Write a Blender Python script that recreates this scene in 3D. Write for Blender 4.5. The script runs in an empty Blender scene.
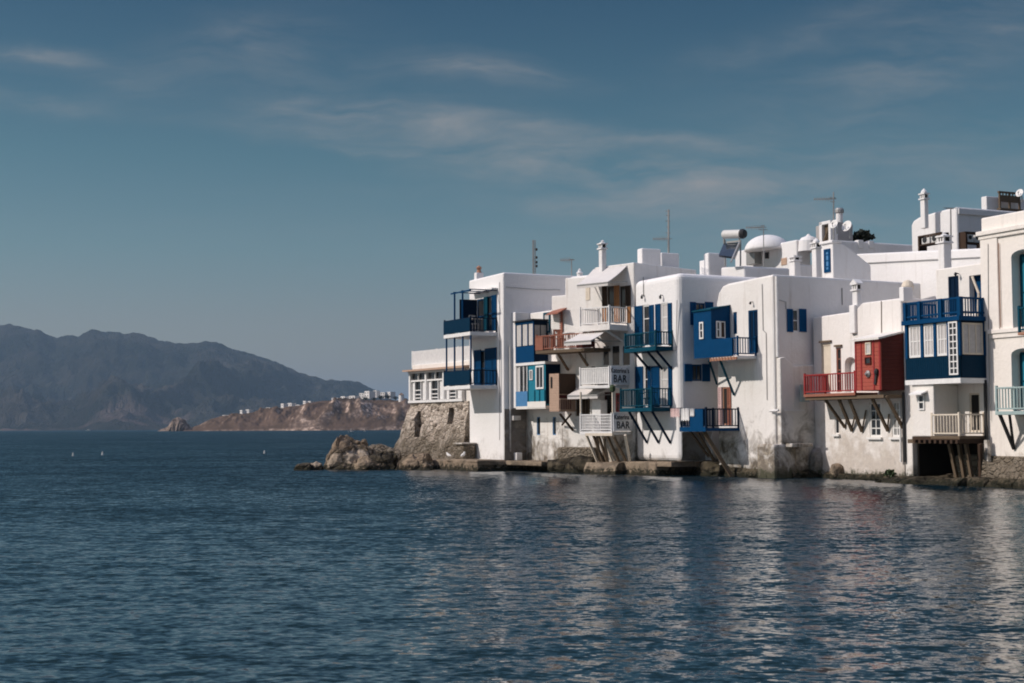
import bpy, bmesh, math, random
from mathutils import Vector, Matrix, noise
random.seed(7)
sc = bpy.context.scene
COL = sc.collection
PI = math.pi
R = math.radians

# ------------------------------------------------------------------ camera
FPX, CX, CY = 1422.0, 512.0, 341.5
CAMH = 2.3
PITCH = math.atan(86.0 / FPX)
ROLL = -0.005
CAMPOS = Vector((0, 0, CAMH))
CROT = Matrix.Rotation(PI / 2 + PITCH, 3, 'X') @ Matrix.Rotation(ROLL, 3, 'Z')
cam_d = bpy.data.cameras.new('camera')
cam_d.lens = 36 * FPX / 1024
cam_d.sensor_width = 36
cam_d.clip_start = 0.3
cam_d.clip_end = 80000
cam = bpy.data.objects.new('camera', cam_d)
COL.objects.link(cam)
cam.matrix_world = Matrix.Translation(CAMPOS) @ CROT.to_4x4()
sc.camera = cam

def ray(px, py):
    return CROT @ Vector(((px - CX) / FPX, (CY - py) / FPX, -1))

def at(px, py, Y):
    """world point seen at a picture position at distance Y"""
    d = ray(px, py)
    return CAMPOS + d * (Y / d.y)

# ------------------------------------------------------------------ mesh builder
class MB:
    def __init__(s):
        s.v = []; s.f = []
    def add(s, vs, fs):
        b = len(s.v)
        s.v += [Vector(p) for p in vs]
        s.f += [tuple(b + i for i in f) for f in fs]
    def hexa(s, p):      # 4 bottom, 4 top (same winding)
        s.add(p, [(3, 2, 1, 0), (4, 5, 6, 7), (0, 1, 5, 4), (1, 2, 6, 5), (2, 3, 7, 6), (3, 0, 4, 7)])
    def bar(s, a, b, w, h=None, up=Vector((0, 0, 1))):
        a = Vector(a); b = Vector(b); h = h or w
        d = (b - a).normalized()
        if abs(d.dot(up)) > .95: up = Vector((.9, .43, 0))
        x = d.cross(up).normalized() * (w / 2); y = x.cross(d).normalized() * (h / 2)
        s.hexa([a - x - y, a + x - y, b + x - y, b - x - y, a - x + y, a + x + y, b + x + y, b - x + y])
    def tube(s, a, b, r0, r1=None, n=10):
        a = Vector(a); b = Vector(b); r1 = r0 if r1 is None else r1
        d = (b - a).normalized()
        up = Vector((0, 0, 1)) if abs(d.z) < .9 else Vector((1, 0, 0))
        x = d.cross(up).normalized(); y = x.cross(d)
        vs = []
        for p, r in ((a, r0), (b, r1)):
            for i in range(n):
                t = 2 * PI * i / n
                vs.append(p + x * math.cos(t) * r + y * math.sin(t) * r)
        fs = [(i, (i + 1) % n, n + (i + 1) % n, n + i) for i in range(n)]
        fs += [tuple(range(n - 1, -1, -1)), tuple(range(n, 2 * n))]
        s.add(vs, fs)
    def lathe(s, c, prof, n=16, axis=Vector((0, 0, 1))):
        c = Vector(c); axis = axis.normalized()
        up = Vector((0, 0, 1)) if abs(axis.z) < .9 else Vector((1, 0, 0))
        x = axis.cross(up).normalized(); y = axis.cross(x)
        vs = []
        for r, h in prof:
            for i in range(n):
                t = 2 * PI * i / n
                vs.append(c + axis * h + x * math.cos(t) * r + y * math.sin(t) * r)
        fs = []
        for k in range(len(prof) - 1):
            for i in range(n):
                fs.append((k * n + i, k * n + (i + 1) % n, (k + 1) * n + (i + 1) % n, (k + 1) * n + i))
        fs += [tuple(range(n - 1, -1, -1)), tuple(range((len(prof) - 1) * n, len(prof) * n))]
        s.add(vs, fs)
    def prism(s, pts, off):
        """polygon pts extruded by vector off"""
        n = len(pts); off = Vector(off)
        pts = [Vector(p) for p in pts]
        s.add(pts + [p + off for p in pts],
              [tuple(range(n)), tuple(range(2 * n - 1, n - 1, -1))] + [(i, n + i, n + (i + 1) % n, (i + 1) % n) for i in range(n)])
    def mesh(s, name):
        me = bpy.data.meshes.new(name)
        me.from_pydata([tuple(p) for p in s.v], [], s.f)
        bm = bmesh.new(); bm.from_mesh(me)
        bmesh.ops.recalc_face_normals(bm, faces=bm.faces)
        bm.to_mesh(me); bm.free()
        return me
    def build(s, name, mat, parent=None, bevel=0, smooth=False, seg=2):
        me = s.mesh(name)
        if bevel:
            bm = bmesh.new(); bm.from_mesh(me)
            ed = [e for e in bm.edges if len(e.link_faces) == 2 and e.calc_face_angle() > .5]
            bmesh.ops.bevel(bm, geom=ed, offset=bevel, segments=seg, profile=.5, affect='EDGES')
            bm.to_mesh(me); bm.free()
        return link(me, name, mat, parent, smooth)

def wmat(o):
    m = o.matrix_basis.copy()
    return wmat(o.parent) @ m if o.parent else m

def link(me, name, mat, parent=None, smooth=False):
    """mesh in world coordinates -> object (local to its parent, or with its origin at its own base)"""
    o = bpy.data.objects.new(name, me)
    if parent:
        me.transform(wmat(parent).inverted()); o.parent = parent
    else:
        xs = [v.co for v in me.vertices]
        c = Vector(((min(p.x for p in xs) + max(p.x for p in xs)) / 2, (min(p.y for p in xs) + max(p.y for p in xs)) / 2, min(p.z for p in xs)))
        me.transform(Matrix.Translation(-c)); o.location = c
    if mat: me.materials.append(mat)
    if smooth:
        for p in me.polygons: p.use_smooth = True
    COL.objects.link(o)
    return o

def tag(o, label=None, cat=None, group=None, kind=None):
    if label: o['label'] = label
    if cat: o['category'] = cat
    if group: o['group'] = group
    if kind: o['kind'] = kind
    return o

def empty(name, loc, label, cat, group=None, rz=0):
    o = bpy.data.objects.new(name, None); COL.objects.link(o)
    o.location = loc; o.rotation_euler = (0, 0, rz); o.empty_display_size = .3
    return tag(o, label, cat, group)

def boolean(o, cut):
    """subtract the mesh builder's solids from an object (world coordinates)"""
    me = cut.mesh('cut'); c = bpy.data.objects.new('cut', me); COL.objects.link(c)
    bpy.context.view_layer.update()
    m = o.modifiers.new('b', 'BOOLEAN'); m.operation = 'DIFFERENCE'; m.solver = 'EXACT'; m.object = c
    dg = bpy.context.evaluated_depsgraph_get(); dg.update()
    nm = bpy.data.meshes.new_from_object(o.evaluated_get(dg))
    o.modifiers.clear(); o.data = nm
    bpy.data.objects.remove(c)

# ------------------------------------------------------------------ wall planes
class Face:
    """a vertical wall plane: u along it (left to right as seen), o outward, z up"""
    def __init__(s, O, t):
        s.O = Vector((O[0], O[1])); s.t = Vector((t[0], t[1])).normalized(); s.n = Vector((s.t.y, -s.t.x))
    @staticmethod
    def span(x0, d0, x1, d1, y=400):
        a = at(x0, y, d0); b = at(x1, y, d1)
        f = Face((a.x, a.y), (b.x - a.x, b.y - a.y)); f.W = (Vector((b.x, b.y)) - f.O).length
        return f
    @staticmethod
    def right(x0, x1, d1, y, t=(.42, -.91)):
        """right end at picture x1, distance d1; left end where the plane meets x0"""
        b = at(x1, y, d1); f = Face((b.x, b.y), t)
        u = f.hit(x0, y)[0]
        f.O = f.O + f.t * u; f.W = -u
        return f
    def w(s, u, o, z):
        p = s.O + s.t * u + s.n * o
        return Vector((p.x, p.y, z))
    def hit(s, px, py, o=0):
        d = ray(px, py); q = s.O + s.n * o
        dn = d.x * s.n.x + d.y * s.n.y
        k = ((q.x - CAMPOS.x) * s.n.x + (q.y - CAMPOS.y) * s.n.y) / dn
        p = CAMPOS + d * k
        return (Vector((p.x, p.y)) - q).dot(s.t), p.z
    def box(s, mb, u0, u1, o0, o1, z0, z1):
        mb.hexa([s.w(u0, o1, z0), s.w(u1, o1, z0), s.w(u1, o0, z0), s.w(u0, o0, z0),
                 s.w(u0, o1, z1), s.w(u1, o1, z1), s.w(u1, o0, z1), s.w(u0, o0, z1)])
    def rect(s, x0, x1, y0, y1, o=0):
        """picture rectangle on the plane at offset o -> u0,u1,z0,z1"""
        ym = (y0 + y1) / 2; xm = (x0 + x1) / 2
        return s.hit(x0, ym, o)[0], s.hit(x1, ym, o)[0], s.hit(xm, y1, o)[1], s.hit(xm, y0, o)[1]
    def side(s, u, o=0):
        """the end wall that runs back from this plane at u (its foot at offset o)"""
        p = s.w(u, o, 0)
        return Face((p.x, p.y), -s.n)

# ------------------------------------------------------------------ materials
def nodes(name):
    m = bpy.data.materials.new(name); m.use_nodes = True
    nt = m.node_tree; b = nt.nodes['Principled BSDF']
    return m, nt, b
def N(nt, t, **k):
    n = nt.nodes.new(t)
    for a, v in k.items(): setattr(n, a, v)
    return n
def noise_n(nt, vec, scale, detail=4, rough=.55, dist=0):
    n = N(nt, 'ShaderNodeTexNoise'); n.inputs['Scale'].default_value = scale
    n.inputs['Detail'].default_value = detail; n.inputs['Roughness'].default_value = rough
    n.inputs['Distortion'].default_value = dist
    if vec: nt.links.new(vec, n.inputs['Vector'])
    return n
def ramp(nt, fac, stops):
    r = N(nt, 'ShaderNodeValToRGB'); e = r.color_ramp.elements
    while len(e) < len(stops): e.new(.5)
    for i, (p, c) in enumerate(stops):
        e[i].position = p; e[i].color = (c[0], c[1], c[2], 1) if hasattr(c, '__len__') else (c, c, c, 1)
    nt.links.new(fac, r.inputs['Fac'])
    return r.outputs['Color']
def mathn(nt, op, a, b=None, clamp=False):
    n = N(nt, 'ShaderNodeMath', operation=op); n.use_clamp = clamp
    for i, x in enumerate((a, b)):
        if x is None: continue
        if isinstance(x, (int, float)): n.inputs[i].default_value = x
        else: nt.links.new(x, n.inputs[i])
    return n.outputs[0]
def mix(nt, fac, a, b, mode='MIX'):
    n = N(nt, 'ShaderNodeMix', data_type='RGBA', blend_type=mode)
    for k, x in ((0, fac), (6, a), (7, b)):
        if isinstance(x, (int, float)): n.inputs[k].default_value = x
        elif isinstance(x, tuple): n.inputs[k].default_value = (*x, 1)
        else: nt.links.new(x, n.inputs[k])
    return n.outputs[2]
def bump(nt, b, h, strength=.3, dist=.03):
    n = N(nt, 'ShaderNodeBump'); n.inputs['Strength'].default_value = strength; n.inputs['Distance'].default_value = dist
    nt.links.new(h, n.inputs['Height']); nt.links.new(n.outputs[0], b.inputs['Normal'])
def posn(nt, sx=1, sy=1, sz=1):
    g = N(nt, 'ShaderNodeNewGeometry'); m = N(nt, 'ShaderNodeMapping')
    m.inputs['Scale'].default_value = (sx, sy, sz)
    nt.links.new(g.outputs['Position'], m.inputs['Vector'])
    return m.outputs[0], g.outputs['Position']

def plaster(name, col=(.80, .775, .76), low=1.6, dirt=.6, blotch=.25, lowcol=(.13, .10, .07), fade=1.2):
    """whitewashed render: faint mottling, rain streaks, flaking and sea dirt low down"""
    m, nt, b = nodes(name)
    v, raw = posn(nt)
    sep = N(nt, 'ShaderNodeSeparateXYZ'); nt.links.new(raw, sep.inputs[0]); z = sep.outputs['Z']
    n1 = noise_n(nt, v, .55, 5, .6)
    c = mix(nt, ramp(nt, n1.outputs[0], [(.35, 0), (.75, blotch)]), col, tuple(x * y for x, y in zip(col, (.80, .77, .74))))
    sv, _ = posn(nt, 3.2, 3.2, .22)
    st = noise_n(nt, sv, 1.3, 5, .62)
    c = mix(nt, ramp(nt, st.outputs[0], [(.56, 0), (.78, blotch * 1.6)]), c, (.46, .40, .35))
    hv = noise_n(nt, v, 7, 4, .6)
    c = mix(nt, ramp(nt, hv.outputs[0], [(.45, 0), (.8, .16)]), c, (.55, .51, .47))
    # sea dirt: height above water against noise
    n2 = noise_n(nt, v, 1.1, 6, .68, .6)
    t = mathn(nt, 'SUBTRACT', low, z)
    t = mathn(nt, 'DIVIDE', t, fade)
    t = mathn(nt, 'ADD', t, mathn(nt, 'MULTIPLY', mathn(nt, 'SUBTRACT', n2.outputs[0], .5), 4.5))
    k = ramp(nt, t, [(0, 0), (.35, .35 * dirt), (1, dirt)])
    n3 = noise_n(nt, v, 4, 5, .7)
    dc = ramp(nt, n3.outputs[0], [(.3, tuple(x * .6 for x in lowcol)), (.5, lowcol), (.68, (.36, .30, .22))])
    c = mix(nt, k, c, dc)
    # dark wet and mossy foot
    t2 = mathn(nt, 'ADD', mathn(nt, 'SUBTRACT', .42, z), mathn(nt, 'MULTIPLY', mathn(nt, 'SUBTRACT', n3.outputs[0], .5), 1.4))
    c = mix(nt, ramp(nt, t2, [(0, 0), (.22, .9)]), c, (.05, .052, .03))
    nt.links.new(c, b.inputs['Base Color']); b.inputs['Roughness'].default_value = .85
    b.inputs['Specular IOR Level'].default_value = .2
    h = mathn(nt, 'ADD', mathn(nt, 'MULTIPLY', n1.outputs[0], .6), mathn(nt, 'MULTIPLY', hv.outputs[0], .25))
    bump(nt, b, h, .55, .12)
    return m

def paint(name, col, worn=.25, rough=.6, boards=None, wcol=(.45, .42, .38)):
    m, nt, b = nodes(name)
    v, _ = posn(nt)
    n = noise_n(nt, v, 5, 5, .65)
    c = mix(nt, ramp(nt, n.outputs[0], [(.35, 0), (.75, .55)]), col, tuple(min(1, x * 1.35 + .002) for x in col))
    n2 = noise_n(nt, v, 16, 4, .7)
    c = mix(nt, ramp(nt, n2.outputs[0], [(.62, 0), (.75, worn)]), c, wcol)
    nt.links.new(c, b.inputs['Base Color']); b.inputs['Roughness'].default_value = rough
    b.inputs['Specular IOR Level'].default_value = .07
    if boards:
        w = N(nt, 'ShaderNodeTexWave', wave_type='BANDS', bands_direction=boards[0], wave_profile='SAW')
        w.inputs['Scale'].default_value = boards[1]; nt.links.new(v, w.inputs[0])
        bump(nt, b, ramp(nt, w.outputs[0], [(0, 0), (.1, 1), (.9, 1), (1, 0)]), .8, .02)
    return m

def stone(name, cols, scale=2.2, grain=8, low=None, disp=.25, mortar=(.30, .25, .19), grainmix=.5, lown=6):
    """rubble masonry / rock: cells with mortar between"""
    m, nt, b = nodes(name)
    v, raw = posn(nt, 1, 1, 1.35)
    nz = noise_n(nt, v, 3, 3)
    vv = N(nt, 'ShaderNodeVectorMath', operation='ADD')
    sc_ = N(nt, 'ShaderNodeVectorMath', operation='SCALE'); sc_.inputs['Scale'].default_value = .25
    nt.links.new(nz.outputs['Color'], sc_.inputs[0]); nt.links.new(v, vv.inputs[0]); nt.links.new(sc_.outputs[0], vv.inputs[1])
    vo = N(nt, 'ShaderNodeTexVoronoi', feature='F1'); vo.inputs['Scale'].default_value = scale; nt.links.new(vv.outputs[0], vo.inputs['Vector'])
    ve = N(nt, 'ShaderNodeTexVoronoi', feature='DISTANCE_TO_EDGE'); ve.inputs['Scale'].default_value = scale; nt.links.new(vv.outputs[0], ve.inputs['Vector'])
    s2 = N(nt, 'ShaderNodeSeparateColor'); nt.links.new(vo.outputs['Color'], s2.inputs[0])
    c = ramp(nt, s2.outputs[0], [(i / (len(cols) - 1), cc) for i, cc in enumerate(cols)])
    g = noise_n(nt, v, grain, 5, .7)
    c = mix(nt, ramp(nt, g.outputs[0], [(.35, 0), (.7, grainmix)]), c, tuple(x * .45 for x in cols[0]))
    c = mix(nt, ramp(nt, ve.outputs[0], [(.02, .85), (.11, 0)]), c, mortar)
    if low is not None:
        sep = N(nt, 'ShaderNodeSeparateXYZ'); nt.links.new(raw, sep.inputs[0])
        n2 = noise_n(nt, raw, .9, 5, .65)
        t = mathn(nt, 'ADD', mathn(nt, 'SUBTRACT', low, sep.outputs['Z']), mathn(nt, 'MULTIPLY', mathn(nt, 'SUBTRACT', n2.outputs[0], .5), lown))
        c = mix(nt, ramp(nt, t, [(0, 0), (1, .8)]), c, mix(nt, g.outputs[0], (.05, .042, .028), (.20, .16, .11)))
        t2 = mathn(nt, 'ADD', mathn(nt, 'SUBTRACT', .3, sep.outputs['Z']), mathn(nt, 'MULTIPLY', mathn(nt, 'SUBTRACT', g.outputs[0], .5), 1.2))
        c = mix(nt, ramp(nt, t2, [(0, 0), (.15, .92)]), c, (.022, .022, .014))
    nt.links.new(c, b.inputs['Base Color']); b.inputs['Roughness'].default_value = .92
    b.inputs['Specular IOR Level'].default_value = .15
    h = mathn(nt, 'ADD', mathn(nt, 'MULTIPLY', ramp(nt, ve.outputs[0], [(0, 0), (.2, 1)]), .7), mathn(nt, 'MULTIPLY', g.outputs[0], .5))
    bump(nt, b, h, .9, disp)
    return m

def plain(name, col, rough=.6, metal=0, vary=.3, scale=4, spec=.4):
    m, nt, b = nodes(name)
    v, _ = posn(nt)
    n = noise_n(nt, v, scale, 5, .6)
    c = mix(nt, ramp(nt, n.outputs[0], [(.3, 0), (.75, vary)]), col, tuple(x * .45 for x in col))
    nt.links.new(c, b.inputs['Base Color']); b.inputs['Roughness'].default_value = rough
    b.inputs['Metallic'].default_value = metal; b.inputs['Specular IOR Level'].default_value = spec
    return m

M = {}
M['white'] = plaster('whitewash', low=1.0, dirt=.5, blotch=.12)
M['white_stained'] = plaster('stained whitewash', (.79, .755, .72), low=2.1, dirt=.92, blotch=.42, fade=1.9, lowcol=(.10, .075, .05))
M['white_dirty'] = plaster('flaking whitewash', (.76, .72, .67), low=2.6, dirt=.9, blotch=.5, fade=2.0)
M['white_roof'] = plaster('roof whitewash', (.76, .74, .73), low=-5, dirt=0, blotch=.25)
M['white_peach'] = plaster('peach stained whitewash', (.80, .755, .72), low=2.2, dirt=.6, blotch=.3, lowcol=(.42, .34, .27), fade=1.6)
M['white_cream'] = plaster('cream render', (.83, .77, .71), low=1.2, dirt=.7, blotch=.22)
M['white_warm'] = plaster('warm whitewash', (.79, .745, .70), low=1.0, dirt=.6, blotch=.25)
M['grey_wall'] = stone('weathered grey render', [(.20, .18, .16), (.26, .235, .21), (.33, .30, .27)], 1.2, 6, low=.9, mortar=(.2, .18, .16), disp=.12)
M['grey_plain'] = plaster('grey render', (.36, .34, .33), low=1.5, dirt=.8, blotch=.5)
M['rubble'] = stone('rubble masonry', [(.14, .105, .08), (.66, .56, .47), (.44, .36, .29), (.80, .70, .60)], 3.6, 9, low=2.4, disp=.14, grainmix=.3, lown=3.6, mortar=(.62, .52, .43))
M['rock'] = stone('shore rock', [(.21, .15, .10), (.37, .28, .195), (.28, .21, .145), (.52, .42, .32)], .7, 3.5, low=.0, disp=.5, mortar=(.10, .08, .055))
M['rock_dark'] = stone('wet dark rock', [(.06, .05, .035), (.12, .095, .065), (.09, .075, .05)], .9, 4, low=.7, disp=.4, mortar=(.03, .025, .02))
M['quay'] = stone('quay stone', [(.24, .18, .13), (.32, .25, .18), (.28, .21, .15)], .5, 5, low=-.35, disp=.15, mortar=(.15, .12, .09))
M['blue'] = paint('deep blue paint', (.0006, .040, .112), .10)
M['blue_lifted'] = paint('cobalt paint', (.001, .058, .16), .10)  # lighter copy of the blue, raised for shutters on shaded end walls
M['blue_dark'] = paint('dark navy paint', (.002, .012, .032), .10)
M['navy'] = paint('navy paint', (.0006, .020, .045), .08)
M['blue_boards'] = paint('blue painted boards', (.0006, .020, .048), .08, boards=('X', 1.2))
M['teal'] = paint('teal paint', (.003, .050, .080), .18)
M['turquoise'] = paint('turquoise paint', (.02, .17, .24), .2)
M['sky_blue'] = paint('faded blue paint', (.07, .19, .36), .4)
M['green_rail'] = paint('pale green metal paint', (.30, .38, .37), .4)
M['white_paint'] = paint('white paint', (.70, .68, .66), .35, wcol=(.35, .3, .26))
M['cream_paint'] = paint('cream paint', (.62, .54, .44), .35, wcol=(.35, .3, .26))
M['red'] = paint('red painted boards', (.34, .082, .060), .3, boards=('Z', 2.0), wcol=(.5, .2, .15))
M['red_rail'] = paint('red rail paint', (.27, .035, .035), .3, wcol=(.5, .3, .28))
M['red_dark'] = paint('dark red and shaded boards', (.075, .017, .014), .15, boards=('Z', 2.0))  # darker red; on the shed's end it carries painted shade
M['rust'] = paint('rust brown paint', (.27, .11, .075), .5, wcol=(.5, .42, .38))
M['wood'] = paint('weathered wood', (.13, .095, .065), .3, .8, wcol=(.3, .25, .2))
M['wood_dark'] = paint('dark wood', (.055, .035, .025), .2, .8, wcol=(.2, .15, .1))
M['wood_orange'] = paint('varnished wood', (.30, .14, .06), .2, .5)
M['tan_boards'] = paint('tan boards', (.45, .31, .23), .4, .8, boards=('Z', 2.5), wcol=(.6, .5, .42))
M['cave'] = plain('cave rock with painted shade', (.022, .018, .013), .95, 0, .5, 2)  # near-black so the cave's shade is in the colour
M['glass'] = plain('dark window glass', (.030, .032, .035), .12, 0, .4, 3, .5)
M['curtain'] = plain('white curtain', (.55, .52, .50), .8, 0, .4, 6)
M['interior'] = plain('dark interior', (.018, .015, .013), .9, 0, .3, 2)
M['metal'] = plain('galvanised metal', (.35, .34, .33), .5, .4, .4, 8)
M['iron'] = plain('dark iron', (.03, .03, .032), .6, .2, .4, 8)
M['canvas'] = plain('off white canvas', (.66, .62, .59), .9, 0, .2, 3)
M['panel'] = plain('solar glass', (.010, .018, .030), .15, 0, .3, 3, .6)
M['ac_white'] = plain('air conditioner casing', (.62, .60, .57), .5, 0, .3, 6)
M['pink_cloth'] = plain('pink cloth', (.62, .44, .42), .9, 0, .25, 9)
M['white_cloth'] = plain('white cloth', (.72, .70, .68), .9, 0, .2, 9)
M['terracotta'] = plain('terracotta', (.38, .19, .12), .8, 0, .4, 8)
M['ink'] = plain('black lettering', (.035, .04, .05), .7, 0, .1)
M['sign'] = plain('sign board', (.90, .90, .92), .7, 0, .15, 5)
M['leaf'] = plain('dull green leaves', (.05, .08, .03), .7, 0, .6, 9)
M['leaf_dark'] = plain('dark bush leaves', (.018, .022, .014), .8, 0, .6, 9)
M['shirt'] = plain('pinkish clay', (.45, .22, .20), .8, 0, .3, 9)

# ------------------------------------------------------------------ house pieces
def outline(F, pts):
    return [F.hit(x, y) for x, y in pts]

class House:
    def __init__(s, name, label, cat, F, group=None):
        s.F = F
        p = F.w(F.W / 2, 0, 0)
        s.root = empty(name, p, label, cat, group, math.atan2(F.t.y, F.t.x))
        s.cut = MB(); s.ncut = 0
    def body(s, pts, depth, mat, bevel=.07, name='wall', zbase=None, seg=2, F=None, o=0):
        """pts: list of (u,z) outline, extruded back into the house"""
        F = F or s.F
        mb = MB(); n = F.n
        mb.prism([F.w(u, o, z) for u, z in pts], (-n.x * depth, -n.y * depth, 0))
        ob = mb.build(name, mat, s.root, bevel, seg=seg)
        return ob
    def hole(s, F, u0, u1, z0, z1, d=.16, o=0, arch=0):
        if arch:
            m = MB(); pts = [(u0, z0), (u1, z0), (u1, z1 - arch)]
            for k in range(1, 8):
                a = PI * k / 8; pts.append(((u0 + u1) / 2 + math.cos(a) * (u1 - u0) / 2, z1 - arch + math.sin(a) * arch))
            pts.append((u0, z1 - arch))
            s.cut.prism([F.w(u, o + .3, z) for u, z in pts], (-F.n.x * (d + .3), -F.n.y * (d + .3), 0))
        else:
            F.box(s.cut, u0, u1, o - d, o + .3, z0, z1)
        s.ncut += 1
    def carve(s, ob):
        if s.ncut: boolean(ob, s.cut)
        s.cut = MB(); s.ncut = 0
    # ---- openings
    def window(s, F, x0, x1, y0, y1, o=0, d=.08, frame='white_paint', pane='glass', nx=1, nz=1, cut=True, name='window', fw=.07, rect=None, arch=0, sill=False, parent=None):
        u0, u1, z0, z1 = rect or F.rect(x0, x1, y0, y1, o)
        if cut: s.hole(F, u0, u1, z0, z1, d, o, arch)
        base = o - d if cut else o
        mb = MB(); q = base + .05 if cut else base + .05
        b0, b1 = base + .012, q
        zt = z1 - arch * .0
        F.box(mb, u0, u0 + fw, b0, b1, z0, z1); F.box(mb, u1 - fw, u1, b0, b1, z0, z1)
        F.box(mb, u0 + fw, u1 - fw, b0, b1, z0, z0 + fw); F.box(mb, u0 + fw, u1 - fw, b0, b1, z1 - fw, z1)
        for i in range(1, nx):
            u = u0 + (u1 - u0) * i / nx; F.box(mb, u - .022, u + .022, b0, b1 - .006, z0 + fw, z1 - fw)
        for i in range(1, nz):
            z = z0 + (z1 - z0) * i / nz; F.box(mb, u0 + fw, u1 - fw, b0, b1 - .010, z - .022, z + .022)
        fr = mb.build(name, M[frame], parent or s.root)
        mb = MB(); F.box(mb, u0 + .03, u1 - .03, base + .004, base + .022, z0 + .03, z1 - .03)
        mb.build('pane', M[pane], fr)
        if sill:
            mb = MB(); F.box(mb, u0 - .1, u1 + .1, o - .02, o + .12, z0 - .1, z0 - .01); mb.build('sill', M['white_paint'], fr)
        return fr
    def shutter(s, F, x0, x1, y0, y1, o=0, mat='blue', rect=None, swing=None, name='shutter', parent=None):
        """slatted shutter leaf flat on the wall (or standing out from it when swing is given: hinge at left/right)"""
        u0, u1, z0, z1 = rect or F.rect(x0, x1, y0, y1, o)
        if swing:
            w = u1 - u0; h = u0 if swing[0] == 'L' else u1
            p = F.w(h, o, 0); a = R(swing[1])
            # direction of the open leaf
            t = F.t if swing[0] == 'L' else -F.t
            d = Vector((t.x * math.cos(a) + F.n.x * math.sin(a), t.y * math.cos(a) + F.n.y * math.sin(a)))
            G = Face((p.x, p.y), (d.x, d.y)); u0, u1, o, F = 0, w, 0, G
        mb = MB(); e = .06
        F.box(mb, u0, u0 + e, o + .01, o + .05, z0, z1); F.box(mb, u1 - e, u1, o + .01, o + .05, z0, z1)
        F.box(mb, u0 + e, u1 - e, o + .01, o + .05, z0, z0 + e); F.box(mb, u0 + e, u1 - e, o + .01, o + .05, z1 - e, z1)
        zm = (z0 + z1) / 2; F.box(mb, u0 + e, u1 - e, o + .01, o + .05, zm - .03, zm + .03)
        n = max(3, int((z1 - z0) / .11))
        for i in range(n):
            z = z0 + e + (z1 - z0 - 2 * e) * (i + .5) / n
            hh = (z1 - z0) / n * .30
            F.box(mb, u0 + e, u1 - e, o + .014, o + .036, z - hh, z + hh)
        F.box(mb, u0 + e, u1 - e, o + .004, o + .012, z0 + e, z1 - e)
        return mb.build(name, M[mat], parent or s.root)
    def panel(s, F, u0, u1, o0, o1, z0, z1, mat, name, parent=None, bevel=0):
        mb = MB(); F.box(mb, u0, u1, o0, o1, z0, z1)
        return mb.build(name, M[mat], parent or s.root, bevel)
    # ---- balcony
    def balcony(s, F, x0, x1, yf, o, ytop, mat='blue', slab='white_paint', style='bars', gap=.13, slab_t=.16, left=True, right=True, posts=True, knees=(), knee_mat=None, knee_drop=1.1, edge=None, lean=None):
        u0, _ = F.hit(x0, yf, o); u1, zf = F.hit(x1, yf, o); _, zt = F.hit(x1, ytop, o)
        mb = MB(); F.box(mb, u0, u1, .003, o, zf - slab_t, zf)
        sl = mb.build('balcony', M[slab], s.root, .012)
        if edge:
            mb = MB(); F.box(mb, u0 - .03, u1 + .03, o + .002, o + .035, zf - slab_t - .03, zf + .03)
            F.box(mb, u1 + .002, u1 + .035, .02, o, zf - slab_t - .03, zf + .03)
            mb.build('edge_board', M[edge], sl)
        rail = MB(); ins = .05
        c = [(u0 + ins, .02), (u0 + ins, o - ins), (u1 - ins, o - ins), (u1 - ins, .02)]
        segs = []
        if left: segs.append((c[0], c[1]))
        segs.append((c[1], c[2]))
        if right: segs.append((c[2], c[3]))
        for (a, b) in segs:
            A = F.w(a[0], a[1], 0); B = F.w(b[0], b[1], 0); L = (B - A).length
            up = Vector((0, 0, 1))
            rail.bar(A + up * zt, B + up * zt, .06, .055)
            rail.bar(A + up * (zf + .10), B + up * (zf + .10), .045, .05)
            n = max(1, int(round(L / gap)))
            if style == 'bars':
                for i in range(1, n):
                    p = A.lerp(B, i / n); rail.bar(p + up * (zf + .10), p + up * (zt), .032)
            elif style == 'panel':
                d = (B - A).normalized() * .01
                rail.bar(A + up * (zf + zt + .1) / 2, B + up * (zf + zt + .1) / 2, .03, zt - zf - .12)
            elif style == 'slats':
                for i in range(n):
                    p = A.lerp(B, (i + .5) / n)
                    dd = (B - A).normalized() * (L / n * .36)
                    rail.bar(p - dd + up * (zf + zt + .1) / 2, p + dd + up * (zf + zt + .1) / 2, .025, zt - zf - .14)
            elif style == 'lattice':
                for i in range(1, n):
                    p = A.lerp(B, i / n); rail.bar(p + up * (zf + .1), p + up * zt, .028)
                k = max(2, int((zt - zf) / .14))
                for i in range(1, k):
                    z = zf + .1 + (zt - zf - .1) * i / k; rail.bar(A + up * z, B + up * z, .028)
        if posts:
            for a in c[1:3] + ([c[0]] if left else []) + ([c[3]] if right else []):
                p = F.w(a[0], a[1], 0); rail.bar(p + Vector((0, 0, zf)), p + Vector((0, 0, zt + .09)), .08)
        rail.build('railing', M[mat], sl)
        for k in knees:
            u, _ = F.hit(k, yf, o)
            mb = MB(); mb.bar(F.w(u, o - .12, zf - slab_t), F.w(u, .02, zf - slab_t - knee_drop), .09)
            mb.build('bracket', M[knee_mat or mat], sl)
        return sl, u0, u1, zf, zt
    def strut(s, F, xa, ya, oa, xb, yb, ob, w=.09, mat='wood', name='strut', parent=None):
        ua, za = F.hit(xa, ya, oa); ub, zb = F.hit(xb, yb, ob)
        mb = MB(); mb.bar(F.w(ua, oa, za), F.w(ub, ob, zb), w)
        return mb.build(name, M[mat], parent or s.root)

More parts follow.
